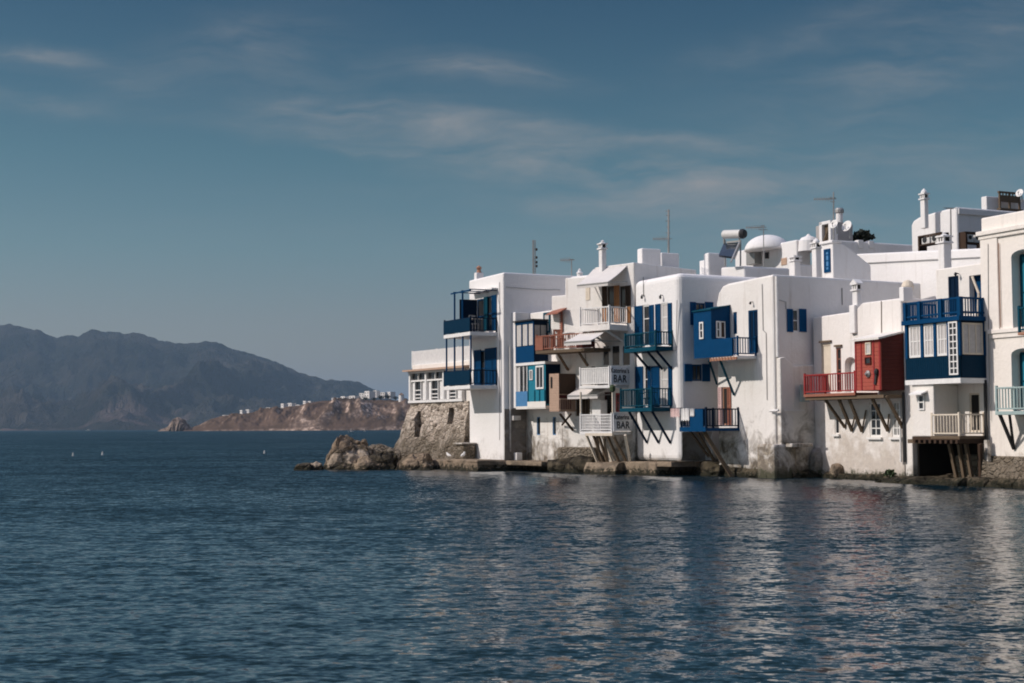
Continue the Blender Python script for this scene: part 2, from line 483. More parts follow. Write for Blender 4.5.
def chimney(parent, F, x0, x1, xs, yb, yt, d=None, style='pot', mat='white_roof', top=None, extra=0):
    """masonry roof chimney: shaft, slotted head, cap; F gives its lit face"""
    u0, u1, z0, z1 = F.rect(x0, x1, yt, yb)
    S = F.side(u1); v1 = S.hit(xs, (yb + yt) / 2)[0]
    v1 = max(.25, min(v1, 1.2)); H = z1 - z0
    z0 -= extra
    mb = MB(); hb = z1 - H * .34
    F.box(mb, u0, u1, -v1, 0, z0, hb)
    ch = mb.build('chimney', M[mat], parent, .04)
    e = .06
    mb = MB(); F.box(mb, u0 - e, u1 + e, -v1 - e, e, hb, hb + .07)
    # head with slots
    w = u1 - u0; h2 = hb + .07 + H * .13
    for uu in (u0, u0 + w * .4, u1 - w * .2):
        F.box(mb, uu, uu + w * .2, -v1 * .2, 0, hb + .07, h2); F.box(mb, uu, uu + w * .2, -v1, -v1 * .8, hb + .07, h2)
    F.box(mb, u0 - e, u1 + e, -v1 - e, e, h2, h2 + .06)
    c = F.w((u0 + u1) / 2, -v1 / 2, 0); r = max(w, v1) / 2
    q = [F.w(u0 - e, e, h2 + .06), F.w(u1 + e, e, h2 + .06), F.w(u1 + e, -v1 - e, h2 + .06), F.w(u0 - e, -v1 - e, h2 + .06)]
    if style == 'gable':
        a = F.w((u0 + u1) / 2, e, z1); b = F.w((u0 + u1) / 2, -v1 - e, z1)
        mb.add(q + [a, b], [(0, 1, 4), (2, 3, 5), (1, 2, 5, 4), (3, 0, 4, 5), (3, 2, 1, 0)])
        mb.build('cap', M[mat], ch)
    elif style == 'round':
        mb.lathe(Vector((c.x, c.y, h2 + .06)), [(r * 1.0, 0), (r * .95, (z1 - h2) * .3), (r * .7, (z1 - h2) * .6), (r * .3, (z1 - h2) * .85), (.03, (z1 - h2))], 12)
        mb.build('cap', M[mat], ch)
    else:
        zt = z1 - H * .06
        mb.lathe(Vector((c.x, c.y, h2 + .06)), [(r * 1.1, 0), (r * .8, (zt - h2) * .25), (r * .35, (zt - h2) * .55), (.07, (zt - h2) * .8), (.10, (zt - h2) * .88), (.02, z1 - h2 - .06)], 10)
        mb.build('cap', M[mat], ch)
    mb = MB(); F.box(mb, u0 + .04, u1 - .04, -v1 + .04, -.04, hb + .071, h2 - .001); mb.build('flue_opening', M['interior'], ch)
    return ch
WAVE = (.43, .48, .11)
WATER = ((.005, .016, .022), (.008, .023, .029), (.003, .012, .022))
HAZE = 5.8e-5
HAZECOL = (.45, .66, .88, 1)
SUN_EL = 37
SUN_E = 2.85
SKY_S = .08
SKYTINT = [(0, (.80, .64, .62)), (.03, (.74, .63, .61)), (.075, (.65, .605, .59)), (.124, (.50, .61, .58)), (.187, (.345, .53, .505)), (.29, (.17, .345, .39)), (.34, (.105, .175, .15)), (.46, (.10, .16, .13)), (.58, (.5, .5, .46)), (.70, (3.6, 2.9, 2.65)), (1, (4.6, 3.7, 3.4))]  # above the frame: dark band for water reflections, bright dome added to fill shade
CLOUD = .95
CLOUDCOL = (3.1, 3.15, 3.2)
EXPO = 0.26
# cirrus: azimuth, elevation (tangents), half length, half height, tilt, strength
CIRRUS = [(-.105, .222, .095, .016, -.10, .75), (-.02, .252, .055, .009, -.10, .8), (.04, .185, .10, .020, -.16, .85), (.16, .170, .11, .016, -.05, .6), (.26, .235, .12, .030, .25, .40), (.30, .17, .12, .025, .10, .45), (-.17, .275, .06, .022, .05, .4), (-.335, .268, .05, .007, -.12, .7), (-.345, .237, .06, .008, -.15, .5), (-.26, .255, .05, .014, .35, .3), (.22, .135, .12, .014, -.03, .35), (.02, .12, .3, .03, -.05, .12), (.10, .205, .15, .006, -.10, .45), (-.10, .20, .10, .006, -.16, .4), (.33, .285, .10, .02, .2, .35), (.20, .28, .08, .012, .3, .25), (.10, .155, .16, .007, -.04, .4), (.34, .205, .10, .008, .12, .3)]
# ================================================================== the row of houses
FA = Face.span(469, 80.3, 503.8, 76.5)
FT = Face.span(410, 86.5, 468, 80.6)
FB = Face.span(525.5, 77.3, 562, 74.0)
FC = Face.span(562, 74.0, 634, 70.5)
F3 = Face.span(634.5, 70.5, 680, 67.0)
F4 = Face.span(716, 67.2, 775, 63.4)
F5 = Face.span(814, 64.3, 903, 58.8)
F6 = Face.span(904, 58.7, 985, 54.6)
F7 = Face.span(985, 54.6, 1085, 50.2)

def poly(F, pts):
    return [F.hit(x, y) for x, y in pts]

# ---- A: tall white house with blue balconies
A = House('house', 'tall white cubic house with two navy balconies, beside the stone house', 'house', FA, 'white houses along the water')
W = FA.W; zt = FA.hit(503.8, 272)[1]
wall = A.body([(0, .45), (W, .45), (W, zt), (0, zt - .05)], 9, M['white'], .1)
for (x0, x1, y0, y1) in ((477, 484, 299, 334), (487, 493, 296, 331)):
    A.window(FA, x0, x1, y0, y1, frame='blue', nx=1, nz=2, name='door')
A.window(FA, 479.5, 492, 350, 386, frame='blue', nx=2, nz=2, name='door')
A.carve(wall)
A.shutter(FA, 477, 485, 299, 333, swing=('L', 100), mat='blue_dark')
A.shutter(FA, 484.5, 488, 297, 331, mat='teal'); A.shutter(FA, 492.5, 497, 295, 330, mat='blue')
A.shutter(FA, 474.5, 481.5, 350, 386, mat='blue'); A.shutter(FA, 485.5, 497, 348, 385, mat='blue')
u0, u1 = FA.hit(474, 296)[0], FA.hit(498, 292)[0]; z = FA.hit(490, 291)[1]
A.panel(FA, u0, u1, -.01, .38, z, z + .09, 'white_paint', 'lintel_ledge')
ot = 1.65
for (yf, yt, pt, ch, tops) in ((331.5, 317.5, 292.5, (453.5, 461.5), True), (385, 370, 334, (445.5, 453.5, 461.8, 469.8), False)):
    sl, u0, u1, zf, zr = A.balcony(FA, 443.5, 470, yf, ot, yt, mat='blue_dark', style='bars', gap=.2, slab_t=.2, posts=True)
    mb = MB(); FA.box(mb, u0 + .02, u1 - .02, ot - .035, ot + .01, zf + .04, zr - .02)
    mb.build('screen_panel', M['navy'], sl)
    ztop = FA.hit(457, pt, ot)[1]
    for x in ch:
        u = FA.hit(x, yf, ot)[0]
        mb = MB(); p = FA.w(u, ot - .07, 0); mb.bar(p + Vector((0, 0, zr - .1)), p + Vector((0, 0, ztop)), .075)
        mb.build('post', M['blue'], sl)
    if tops:
        ua = FA.hit(450, pt, ot)[0]; ub = FA.hit(462.5, pt, ot)[0]
        mb = MB(); mb.bar(FA.w(ua, ot - .07, ztop), FA.w(u1 - .06, ot - .07, ztop), .07)
        for x in (453.5, 461.5, 469.5):
            u = FA.hit(x, yf, ot)[0]; mb.bar(FA.w(u, ot, ztop + .05), FA.w(u, .01, ztop + .05), .05)
        mb.build('pergola_beam', M['blue'], sl)
SA = FA.side(W)
mb = MB(); v = .35; mb.tube(SA.w(v, .06, 1), SA.w(v, .06, zt - 4), .045)
mb.build('drain_pipe', M['white_dirty'], A.root)
u = FA.hit(472, 275)[0]
mb = MB(); FA.box(mb, u - .05, u + .28, -.6, -.15, zt - .1, zt + .35); c = mb.build('chimney', M['white_roof'], A.root, .03)
mb = MB(); mb.lathe(FA.w(u + .12, -.38, zt + .34), [(.17, 0), (.10, .16), (.17, .3), (.03, .42)], 10); mb.build('clay_pot', M['terracotta'], c)
# stained side strip low down
S_A = FA.side(W)
mb = MB(); S_A.box(mb, .02, 1.35, .005, .06, .45, FA.hit(503.8, 409)[1]); mb.build('lower_cladding', M['grey_wall'], A.root)
u, z = S_A.hit(515, 418); mb = MB(); S_A.box(mb, u - .25, u + .2, .06, .3, z - .12, z + .12); mb.build('stone_bracket', M['white_dirty'], A.root)
# plinth
mb = MB(); FA.box(mb, W * .62, W * .86, .0, .5, .45, 2.1)
# ---- T: stone base with glazed room
T = House('stone_house', 'weathered rubble stone house base with a white glazed room and terrace on top', 'house', FT)
W = FT.W; z1 = FT.hit(440, 402)[1]
nx, nz = 34, 22
mb = MB()
front = {}
def tower_pt(i, k, back=False):
    f = k / nz; z = -.4 + (z1 + .4) * f
    fl = (1 - f) ** 1.25
    uL = -1.35 * fl; u = uL + (W - uL) * i / nx
    o = 1.15 * (1 - f) ** 1.15 * (1 - .55 * (i / nx))
    nn = noise.noise(Vector((u * .9, z * .9, 3))) * .22 + noise.noise(Vector((u * 2.6, z * 2.6, 9))) * .10
    if z < 1.9: nn += max(0, 1.9 - z) * .42 * (.5 + noise.noise(Vector((u * .6, z * .5, 17))) * 1.4)
    return FT.w(u, o + nn * (0 if k == nz else 1), z)
vs = []; fs = []
for k in range(nz + 1):
    for i in range(nx + 1): vs.append(tower_pt(i, k))
for k in range(nz):
    for i in range(nx):
        a = k * (nx + 1) + i; fs.append((a, a + 1, a + nx + 2, a + nx + 1))
b = len(vs)
bk = [FT.w(-1.3, -4, -.4), FT.w(W, -4, -.4), FT.w(W, -4, z1), FT.w(0, -4, z1)]
vs += bk
L = [k * (nx + 1) for k in range(nz + 1)]; Rr = [k * (nx + 1) + nx for k in range(nz + 1)]
fs.append(tuple(L + [b + 3, b])); fs.append(tuple(Rr[::-1] + [b + 1, b + 2]))
fs.append((b, b + 1, b + 2, b + 3)); top = [nz * (nx + 1) + i for i in range(nx + 1)]
fs.append(tuple(top + [b + 2, b + 3])); bot = list(range(nx + 1)); fs.append(tuple(bot[::-1] + [b, b + 1]))
mb.add(vs, fs); wall = mb.build('wall', M['rubble'], T.root)
cut = MB()
for (x0, x1, y0, y1) in ((414.8, 420, 411, 437), (445, 450.5, 407.5, 424)):
    u0, u1, za, zb = FT.rect(x0, x1, y0, y1, .3); FT.box(cut, u0, u1, -.3, 2, za, zb)
boolean(wall, cut)
for (x0, x1, y0, y1) in ((414.8, 420, 411, 437), (445, 450.5, 407.5, 424)):
    u0, u1, za, zb = FT.rect(x0, x1, y0, y1, .3)
    T.panel(FT, u0 - .05, u1 + .05, -.31, -.27, za, zb, 'interior', 'slit_window')
# glazed room
zr = FT.hit(436, 370)[1]; o = .12
ur = FT.hit(462, 385, o)[0]
T.panel(FT, .05, W, -3.8, -.12, z1 - .02, zr, 'white_dirty', 'room_wall')
mb = MB(); FT.box(mb, -.05, ur, -.15, o, z1, z1 + .14); FT.box(mb, -.05, ur, -.1, o, zr - .12, zr)
for x in (409.5, 425.5, 443.2, 461):
    u = FT.hit(x, 385, o)[0]; FT.box(mb, u - .09, u + .09, -.1, o + .01, z1 + .14, zr - .12)
gl = mb.build('glazed_room', M['white_paint'], T.root)
xs = (409.5, 425.5, 443.2, 461)
for a, bx in zip(xs, xs[1:]):
    ua = FT.hit(a, 385, o)[0] + .09; ub = FT.hit(bx, 385, o)[0] - .09
    mb = MB(); zm = zr - .12 - (zr - z1) * .24
    FT.box(mb, ua, ub, -.02, o - .03, zm - .05, zm + .05)
    w = ub - ua
    FT.box(mb, (ua + ub) / 2 - .03, (ua + ub) / 2 + .03, -.02, o - .04, zm + .05, zr - .12)
    for q in (.0, .26, .68, .95): FT.box(mb, ua + w * q, ua + w * q + .05, -.02, o - .035, z1 + .14, zm - .05)
    for q in (.02, .1, .2): FT.box(mb, ua + w * .3, ua + w * .68, -.01, o - .05, z1 + .2 + q * 2.6, z1 + .26 + q * 2.6)
    for s0, s1 in ((.05, .24), (.74, .93)): FT.box(mb, ua + w * s0, ua + w * s1, -.03, .0, z1 + .16, zm - .06)
    f = mb.build('window', M['white_paint'], gl)
    mb = MB(); FT.box(mb, ua, ub, -.07, -.04, z1 + .14, zr - .12); mb.build('pane', M['glass'], gl)
# roof and terrace rail
ze = FT.hit(436, 366)[1]
mb = MB()
mb.hexa([FT.w(-.15, .45, zr), FT.w(W, .35, zr), FT.w(W, -3.8, zr + .05), FT.w(-.15, -3.8, zr + .05), FT.w(-.15, .45, zr + .1), FT.w(W, .35, zr + .12), FT.w(W, -3.8, zr + .45), FT.w(-.15, -3.8, zr + .45)])
mb.build('roof', M['tan_boards'], T.root)
mb = MB(); FT.box(mb, .1, W, -.55, -.1, zr + .1, zr + .42); mb.build('parapet', M['white_dirty'], T.root, .05)
zf = FT.hit(440, 364)[1]; zh = FT.hit(436, 348.5)[1]
mb = MB(); uL = FT.hit(411.5, 355, -.3)[0]
for i in range(46):
    u = uL + (W - uL) * i / 46; FT.box(mb, u, u + .115, -.34, -.31, zf, zh)
FT.box(mb, uL, W, -.37, -.34, zh - .12, zh - .04); FT.box(mb, uL, W, -.37, -.34, zf + .05, zf + .15)
for u in (uL, uL + 3, uL + 5.6): FT.box(mb, u - .05, u + .05, -.44, -.34, zf - .1, zh + .04)
mb.build('terrace_fence', M['white_paint'], T.root)

# ---- B: house with two-storey blue glazed oriel
B = House('house', 'narrow white house with stacked navy and turquoise glazed oriels over a stained ground floor', 'house', FB, 'white houses along the water')
W = FB.W; zB = FB.hit(545, 311)[1]
wall = B.body([(0, .5), (W - .01, .5), (W - .01, zB), (0, zB)], 5, M['white_stained'], .05)
for (x0, x1) in ((536.8, 540.2), (552.6, 556)):
    B.window(FB, x0, x1, 417, 435, frame='sky_blue', name='window', nz=1, fw=.05)
B.window(FB, 553, 557.5, 314, 347, frame='red_dark', name='door', nz=1, fw=.06, pane='curtain')
B.carve(wall)
B.shutter(FB, 558, 563, 311.5, 348, mat='rust')
B.window(FB, 544, 550.5, 312.5, 333, frame='teal', name='window', nz=2, cut=False, fw=.1, o=.02, pane='curtain')
ua, za = FB.hit(554, 313.5, .05); ub, _ = FB.hit(566, 309, .05)
mb = MB(); mb.hexa([FB.w(ua, .55, za - .12), FB.w(ub, .55, za - .12), FB.w(ub, 0, za + .15), FB.w(ua, 0, za + .15), FB.w(ua, .55, za - .06), FB.w(ub, .55, za - .06), FB.w(ub, 0, za + .22), FB.w(ua, 0, za + .22)])
mb.build('door_canopy', M['rust'], B.root)
mb = MB(); FB.box(mb, -.25, .02, -.4, .03, .5, FB.hit(525, 415)[1]); mb.build('door', M['teal'], B.root)
o = .9
uL, z0 = FB.hit(505.5, 408.5, o); zt = FB.hit(508, 313, o)[1]
uS = FB.hit(515.5, 360, o)[0]
wl = B.panel(FB, uL, uS, -.6, o, z0, zt, 'white', 'upper_wall', bevel=.03)
B.window(FB, 508, 511.8, 371.5, 381, o=o, cut=False, frame='iron', nx=1, nz=1, fw=.04, rect=None, name='window')
B.window(FB, 507.5, 510.5, 323, 335, o=o, cut=False, frame='white_paint', pane='curtain', fw=.04, name='window')
# floor slabs and corner volumes
zm1 = FB.hit(530, 363.8, o)[1]; zl = FB.hit(530, 408, o)[1]
uE = FB.hit(545.5, 385, o)[0]; uU = FB.hit(533.5, 345, o)[0]
B.panel(FB, uS + .003, uE + .05, .003, o + .06, zm1 - .07, zm1 + .07, 'white_paint', 'floor_slab')
B.panel(FB, uS + .003, uE, .003, o, zl - .05, zl + .1, 'white_dirty', 'floor_slab')
zu0 = zm1 + .07; zu1 = FB.hit(516, 322.5, o)[1]
# upper oriel
mb = MB(); FB.box(mb, uS + .01, uU, .003, o - .04, zu0, zu1)
ori = mb.build('oriel', M['blue_dark'], B.root)
zs = FB.hit(522, 346.5, o)[1]
mb = MB(); FB.box(mb, uS + .01, uU + .02, o - .04, o, zu0, zs); FB.box(mb, uS + .01, uU + .02, o - .04, o + .01, zu1 - .14, zu1)
for q in (0, .33, .66, .965): u = uS + .01 + (uU - uS) * q; FB.box(mb, u, u + .07, o - .04, o + .008, zs, zu1 - .14)
mb.build('oriel_frame', M['blue'], ori)
for q in (.02, .36, .69):
    u = uS + (uU - uS) * q + .08; mb = MB(); FB.box(mb, u, u + (uU - uS) * .24, o - .035, o - .02, zs + .03, zu1 - .17); mb.build('pane', M['curtain'], ori)
SU = FB.side(uU, 0)
for va in (-.83, -.45):
    mb = MB(); SU.box(mb, va, va + .32, .004, .018, zs, zu1 - .25); mb.build('pane', M['metal'], ori)
mb = MB(); FB.box(mb, uS - .1, uU + .12, -.05, o + .12, zu1, zu1 + .07); mb.build('oriel_roof', M['iron'], ori)
# lower oriel
zq1 = zm1 - .07; zq0 = zl + .1
uM = FB.hit(527.5, 385, o)[0]
mb = MB(); FB.box(mb, uS + .01, uM, .003, o - .05, zq0, zq1); lo = mb.build('oriel', M['curtain'], B.root)
zp = FB.hit(521, 391.5, o)[1]
mb = MB(); FB.box(mb, uS + .01, uM, o - .05, o - .01, zq0, zp); mb.build('boarding', M['sky_blue'], lo)
mb = MB()
for q in (0, .3, .62, .92): u = uS + .01 + (uM - uS) * q; FB.box(mb, u, u + .06, o - .05, o - .005, zp, zq1)
mb.build('oriel_frame', M['white_paint'], lo)
for q in (.36, .7): u = uS + .02 + (uM - uS) * q; mb = MB(); FB.box(mb, u, u + (uM - uS) * .2, o - .05, o - .035, zp, zq1 - .05); mb.build('pane', M['glass'], lo)
mb = MB(); FB.box(mb, uM, uE, .003, o, zq0, zq1); lo = mb.build('oriel', M['turquoise'], B.root)
zc = FB.hit(536, 401.5, o)[1]
mb = MB(); FB.box(mb, uM, uE + .004, o, o + .02, zq0 - .1, zc); mb.build('skirting', M['white_dirty'], lo)
SL = FB.side(uE, 0)
mb = MB(); SL.box(mb, -o + .02, -.01, .003, .02, zq0 + .1, zq1); mb.build('end_panel', M['blue_dark'], lo)
B.window(FB, 530, 533.3, 370, 380, o=o, cut=False, frame='white_paint', fw=.05, parent=lo, pane='metal')
B.window(FB, 536.3, 544.2, 365.5, 389, o=o, cut=False, frame='white_paint', nx=2, fw=.09, parent=lo, name='window')
mb = MB()
for x in (528.2, 535, 539.8, 545):
    u = FB.hit(x, 395, o)[0]; FB.box(mb, u - .04, u + .04, o, o + .028, zc, FB.hit(540, 390, o)[1] if x > 530 else zq1)
mb.build('batten', M['teal'], lo)

# ---- C: bar house
C = House('house', 'white stepped bar house with awnings, slatted balconies and leaning timber struts below', 'house', FC, 'white houses along the water')
W = FC.W
pts = poly(FC, [(562.3, 470), (634, 470), (634, 262.3), (594.5, 267.5), (594.5, 276), (565, 278), (565, 295), (551.5, 296), (551.5, 330), (562.3, 330)])
zb = .3
pts[0] = (.0, zb); pts[1] = (W, zb); pts[-1] = (.0, pts[-1][1])
wall = C.body(pts, 5, M['white_stained'], .05)
C.window(FC, 607.5, 614.5, 286, 322, frame='wood_dark', name='door', nz=2)
C.window(FC, 620, 626, 286, 322, frame='wood_dark', name='door', nz=2)
for (x0, x1) in ((602.5, 609.5), (611.5, 620), (622, 630.5)):
    C.window(FC, x0, x1, 345, 366, frame='white_paint', name='sliding_door', d=.06, nx=1, fw=.05)
C.window(FC, 604, 612.5, 392, 414, frame='red_dark', name='door', d=.12, pane='interior')
C.window(FC, 615.5, 622, 393, 412, frame='red_rail', name='window', nz=2, nx=2)
C.window(FC, 575, 590, 396, 416, frame='wood', name='opening', d=.15, pane='wood_dark', nx=5)
C.carve(wall)
for (x0, x1, m) in ((602.5, 607.3, 'wood_dark'), (614.7, 619.8, 'wood_orange'), (626.2, 631, 'wood_dark')):
    C.shutter(FC, x0, x1, 285.5, 306, mat=m)
    C.panel(FC, *[FC.hit(x, 314)[0] for x in (x0, x1)], .01, .045, FC.hit(x0, 323)[1], FC.hit(x0, 307)[1], 'wood_orange', 'shutter')
C.panel(FC, FC.hit(586, 294)[0], FC.hit(590, 294)[0], 0, .03, FC.hit(588, 300)[1], FC.hit(588, 287.5)[1], 'cream_paint', 'shutter')
def awning(H, F, xw0, xw1, yw, xo0, xo1, yo, o, ow=.02, name='awning', mat='canvas', cheeks=True):
    u0, zw = F.hit(xw0, yw, ow); u1, _ = F.hit(xw1, yw, ow); a0, zo = F.hit(xo0, yo, o); a1, _ = F.hit(xo1, yo, o)
    mb = MB(); t = Vector((0, 0, .04)); n = 8
    P = []
    for i in range(n + 1):
        f = i / n; sag = -.05 * math.sin(PI * f)
        P.append((F.w(u0 + (a0 - u0) * f, ow + (o - ow) * f, zw + (zo - zw) * f + sag), F.w(u1 + (a1 - u1) * f, ow + (o - ow) * f, zw + (zo - zw) * f + sag)))
    for i in range(n):
        (p, q), (r, s_) = P[i], P[i + 1]
        mb.hexa([p, q, s_, r, p + t, q + t, s_ + t, r + t])
    p, q = P[-1]; mb.hexa([p - t * 4, q - t * 4, q - t * 4 - Vector((F.n.x, F.n.y, 0)) * .03, p - t * 4 - Vector((F.n.x, F.n.y, 0)) * .03, p + t, q + t, q + t - Vector((F.n.x, F.n.y, 0)) * .03, p + t - Vector((F.n.x, F.n.y, 0)) * .03])
    aw = mb.build(name, M[mat], H.root)
    mb = MB()
    for k in (0, 1): mb.bar(F.w((u0, u1)[k], .02, zw - (zw - zo) * .9), P[-1][k], .045)
    mb.bar(P[-1][0], P[-1][1], .05); mb.build('awning_frame', M['metal'], aw)
    return aw
awning(C, FC, 593.5, 627, 270, 577, 608, 285.5, 1.15)
awning(C, FC, 585, 609, 330.5, 564, 591, 342.5, 2.2, ow=.9)
awning(C, FC, 580, 611, 386, 567.5, 597.5, 396, 1.1)
# top balcony
sl, *_ = C.balcony(FC, 579, 609.5, 324, 1.4, 306.5, mat='white_paint', slab='white_stained', gap=.16, slab_t=.28, knees=(586, 604), knee_mat='white_paint', knee_drop=.5)
# middle balcony (sign) and lower balcony (sign)
s2, a0, a1, zf2, zr2 = C.balcony(FC, 579, 609.5, 385, 1.42, 367.5, mat='white_paint', slab='white_paint', style='slats', gap=.12, slab_t=.14)
s3, b0, b1, zf3, zr3 = C.balcony(FC, 579.5, 612, 431.5, 1.5, 414.5, mat='white_paint', slab='white_paint', style='lattice', gap=.12, slab_t=.16)
def text_mesh(body, size, P, right, up, depth=.012, name='lettering', mat='ink', parent=None, space=1.0, bold=0):
    cu = bpy.data.curves.new('txt', 'FONT'); cu.body = body; cu.size = size; cu.extrude = depth / 2; cu.align_x = 'CENTER'; cu.align_y = 'CENTER'
    cu.space_character = space; cu.offset = bold
    ob = bpy.data.objects.new('txt', cu); COL.objects.link(ob); bpy.context.view_layer.update()
    me = bpy.data.meshes.new_from_object(ob.evaluated_get(bpy.context.evaluated_depsgraph_get()))
    bpy.data.objects.remove(ob)
    r = Vector(right).normalized(); u = Vector(up).normalized(); n = r.cross(u)
    Mx = Matrix(((r.x, u.x, n.x, P.x), (r.y, u.y, n.y, P.y), (r.z, u.z, n.z, P.z), (0, 0, 0, 1)))
    me.transform(Mx)
    return link(me, name, M[mat], parent)
def sign(u, o, zf, zr, l1, label, pole=False):
    S = FC.side(u, 0)
    mb = MB(); S.box(mb, -o + .04, .0, .02, .05, zf + .02, zr + .10)
    sg = mb.build('sign', M['sign']); tag(sg, label, 'sign', 'bar signs on balcony ends')
    c = S.w(-o / 2, .062, (zf + zr) / 2); t = Vector((S.t.x, S.t.y, 0)); H = zr - zf + .1
    text_mesh(l1, H * .36, c + Vector((0, 0, H * .30)), t, (0, 0, 1), parent=sg, mat='ink', bold=.002)
    text_mesh('BAR', H * .54, c + Vector((0, 0, -H * .13)), t, (0, 0, 1), parent=sg, mat='ink', space=1.1, bold=.006)
    return sg
sign(a1, 1.4, zf2, zr2, 'Katerina’s', 'white bar sign with black lettering on the end of the middle balcony')
sign(b1, 1.48, zf3, zr3, 'Katerina’s', 'white bar sign with black lettering on the end of the lowest balcony')
# posts of lower terrace
for x in (612.5, 580.5):
    u, z0 = FC.hit(x, 414, 1.45); _, z1 = FC.hit(x, 392, 1.45)
    mb = MB(); mb.bar(FC.w(u, 1.42, z0), FC.w(u, 1.42, z1), .07); mb.build('terrace_post', M['cream_paint'], C.root)
u, z = FC.hit(612.5, 389, 1.42); mb = MB(); mb.lathe(FC.w(u, 1.42, z - .15), [(.05, 0), (.13, .05), (.14, .25), (.06, .36)], 8); tag(mb.build('lantern', M['leaf']), 'green glass lantern on the pale post of the lower bar terrace', 'lantern')
C.panel(FC, FC.hit(592, 406, .5)[0], FC.hit(600.5, 406, .5)[0], .003, .5, zf3, FC.hit(596, 400, .5)[1], 'white_paint', 'bar_counter')
# struts
for i, (xa, ya, xb, yb) in enumerate(((586, 434, 600, 468), (593, 434, 606, 470), (598, 434, 610, 470), (602.5, 434, 615, 469), (607, 435, 621, 466), (614, 437, 627, 463), (625, 435, 630, 462), (597, 436, 601, 469), (604, 438, 609, 470))):
    C.strut(FC, xa, ya, 1.42, xb, yb, .75, w=.11, mat='wood' if i % 3 else 'cream_paint')
C.strut(FC, 586, 434.5, 1.45, 613, 434.5, 1.45, w=.13, mat='cream_paint', name='beam')
# brown timber balcony
s4, c0, c1, zf4, zr4 = C.balcony(FC, 535.5, 594, 347.5, 1.25, 332.5, mat='rust', slab='wood', gap=.15, slab_t=.16, right=False)
mb = MB(); u0, u1 = FC.hit(576.5, 344, 1.25)[0], c1
FC.box(mb, u0, u1, 1.2, 1.27, zf4 + .02, zr4 - .12); mb.build('board_panel', M['red_dark'], s4)
mb = MB(); FC.box(mb, c0, FC.hit(543, 344, 1.25)[0], 1.2, 1.27, zf4 + .02, zr4 - .05); mb.build('board_panel', M['rust'], s4)
for (xa, ya, xb, yb) in ((557, 352, 566, 370), (578, 351, 585.5, 365.5)):
    C.strut(FC, xa, ya, 1.1, xb + 2, yb, .03, w=.1, mat='wood')
# brown timber closet
o = 1.25; u0, z0 = FC.hit(549.5, 411.5, o); u1, _ = FC.hit(559, 411.5, o); z1 = FC.hit(555, 373.5, o)[1]; zm = FC.hit(555, 394, o)[1]
u0 = max(u0, .03)
mb = MB(); FC.box(mb, u0, u1, .003, o, z0, z1); cl = mb.build('timber_closet', M['tan_boards'], C.root)
S = FC.side(u1)
mb = MB(); S.box(mb, -o + .02, -.02, .004, .03, zm, z1 - .01); mb.build('side_boarding', M['wood_dark'], cl)
mb = MB(); S.box(mb, -o + .02, -.3, .004, .02, z0 + .1, zm - .05); mb.build('side_opening', M['red_dark'], cl)
mb = MB()
for i in range(8): v = -o + .04 + i * .14; S.box(mb, v, v + .04, .021, .045, z0 + .1, zm - .25)
S.box(mb, -o + .02, -.02, .021, .06, zm - .3, zm - .22); S.box(mb, -o + .02, -.02, .021, .06, z0 + .03, z0 + .1)
mb.build('railing', M['tan_boards'], cl)
mb = MB(); FC.box(mb, u0 + .1, u0 + .22, o, o + .02, FC.hit(552, 388, o)[1], FC.hit(552, 377, o)[1]); mb.build('slot', M['interior'], cl)
C.strut(FC, 560, 414, 1.1, 573, 430.5, .03, mat='wood_dark'); C.strut(FC, 571, 414, .9, 562, 425, .1, w=.07, mat='wood_dark')
# upper small chimneys and rim
u, z = FC.hit(574.5, 277)
mb = MB(); mb.lathe(FC.w(u, -.4, z - .1), [(.17, 0), (.15, .3), (.19, .34), (.1, .42), (.08, .5), (.02, .58)], 10); mb.build('chimney', M['white_roof'], C.root)
chimney(C.root, FC.__class__.right(598.5, 601.8, 71.6, 262), 598.5, 601.8, 606.5, 267.5, 240, style='pot', extra=.4)
# side wall volumes on its roof
zc = FC.hit(634, 262.5)[1]
SC = FC.side(W)
mb = MB(); v1 = SC.hit(735, 263)[0]
mb.prism([SC.w(.15, -.4, zc - 3), SC.w(.15, -.4, zc - .35), SC.w(v1, -.4, zc - .25), SC.w(v1, -.4, zc - 3)], (SC.n.x * -4, SC.n.y * -4, 0))
mb.build('rear_wall', M['white_roof'], C.root, .08)
G = Face.right(637, 642, 73.5, 256); zg0 = zc - .3; zg1 = G.hit(642, 248)[1]
mb = MB(); G.box(mb, 0, G.W, -1.15, 0, zg0, zg1); mb.build('roof_box', M['white_roof'], C.root, .06)
G2 = Face.right(659, 661.5, 74.5, 258); zg2 = G2.hit(661, 252.5)[1]
mb = MB(); G2.box(mb, 0, G2.W, -1.1, 0, zg0, zg2); mb.build('roof_box', M['white_roof'], C.root, .06)

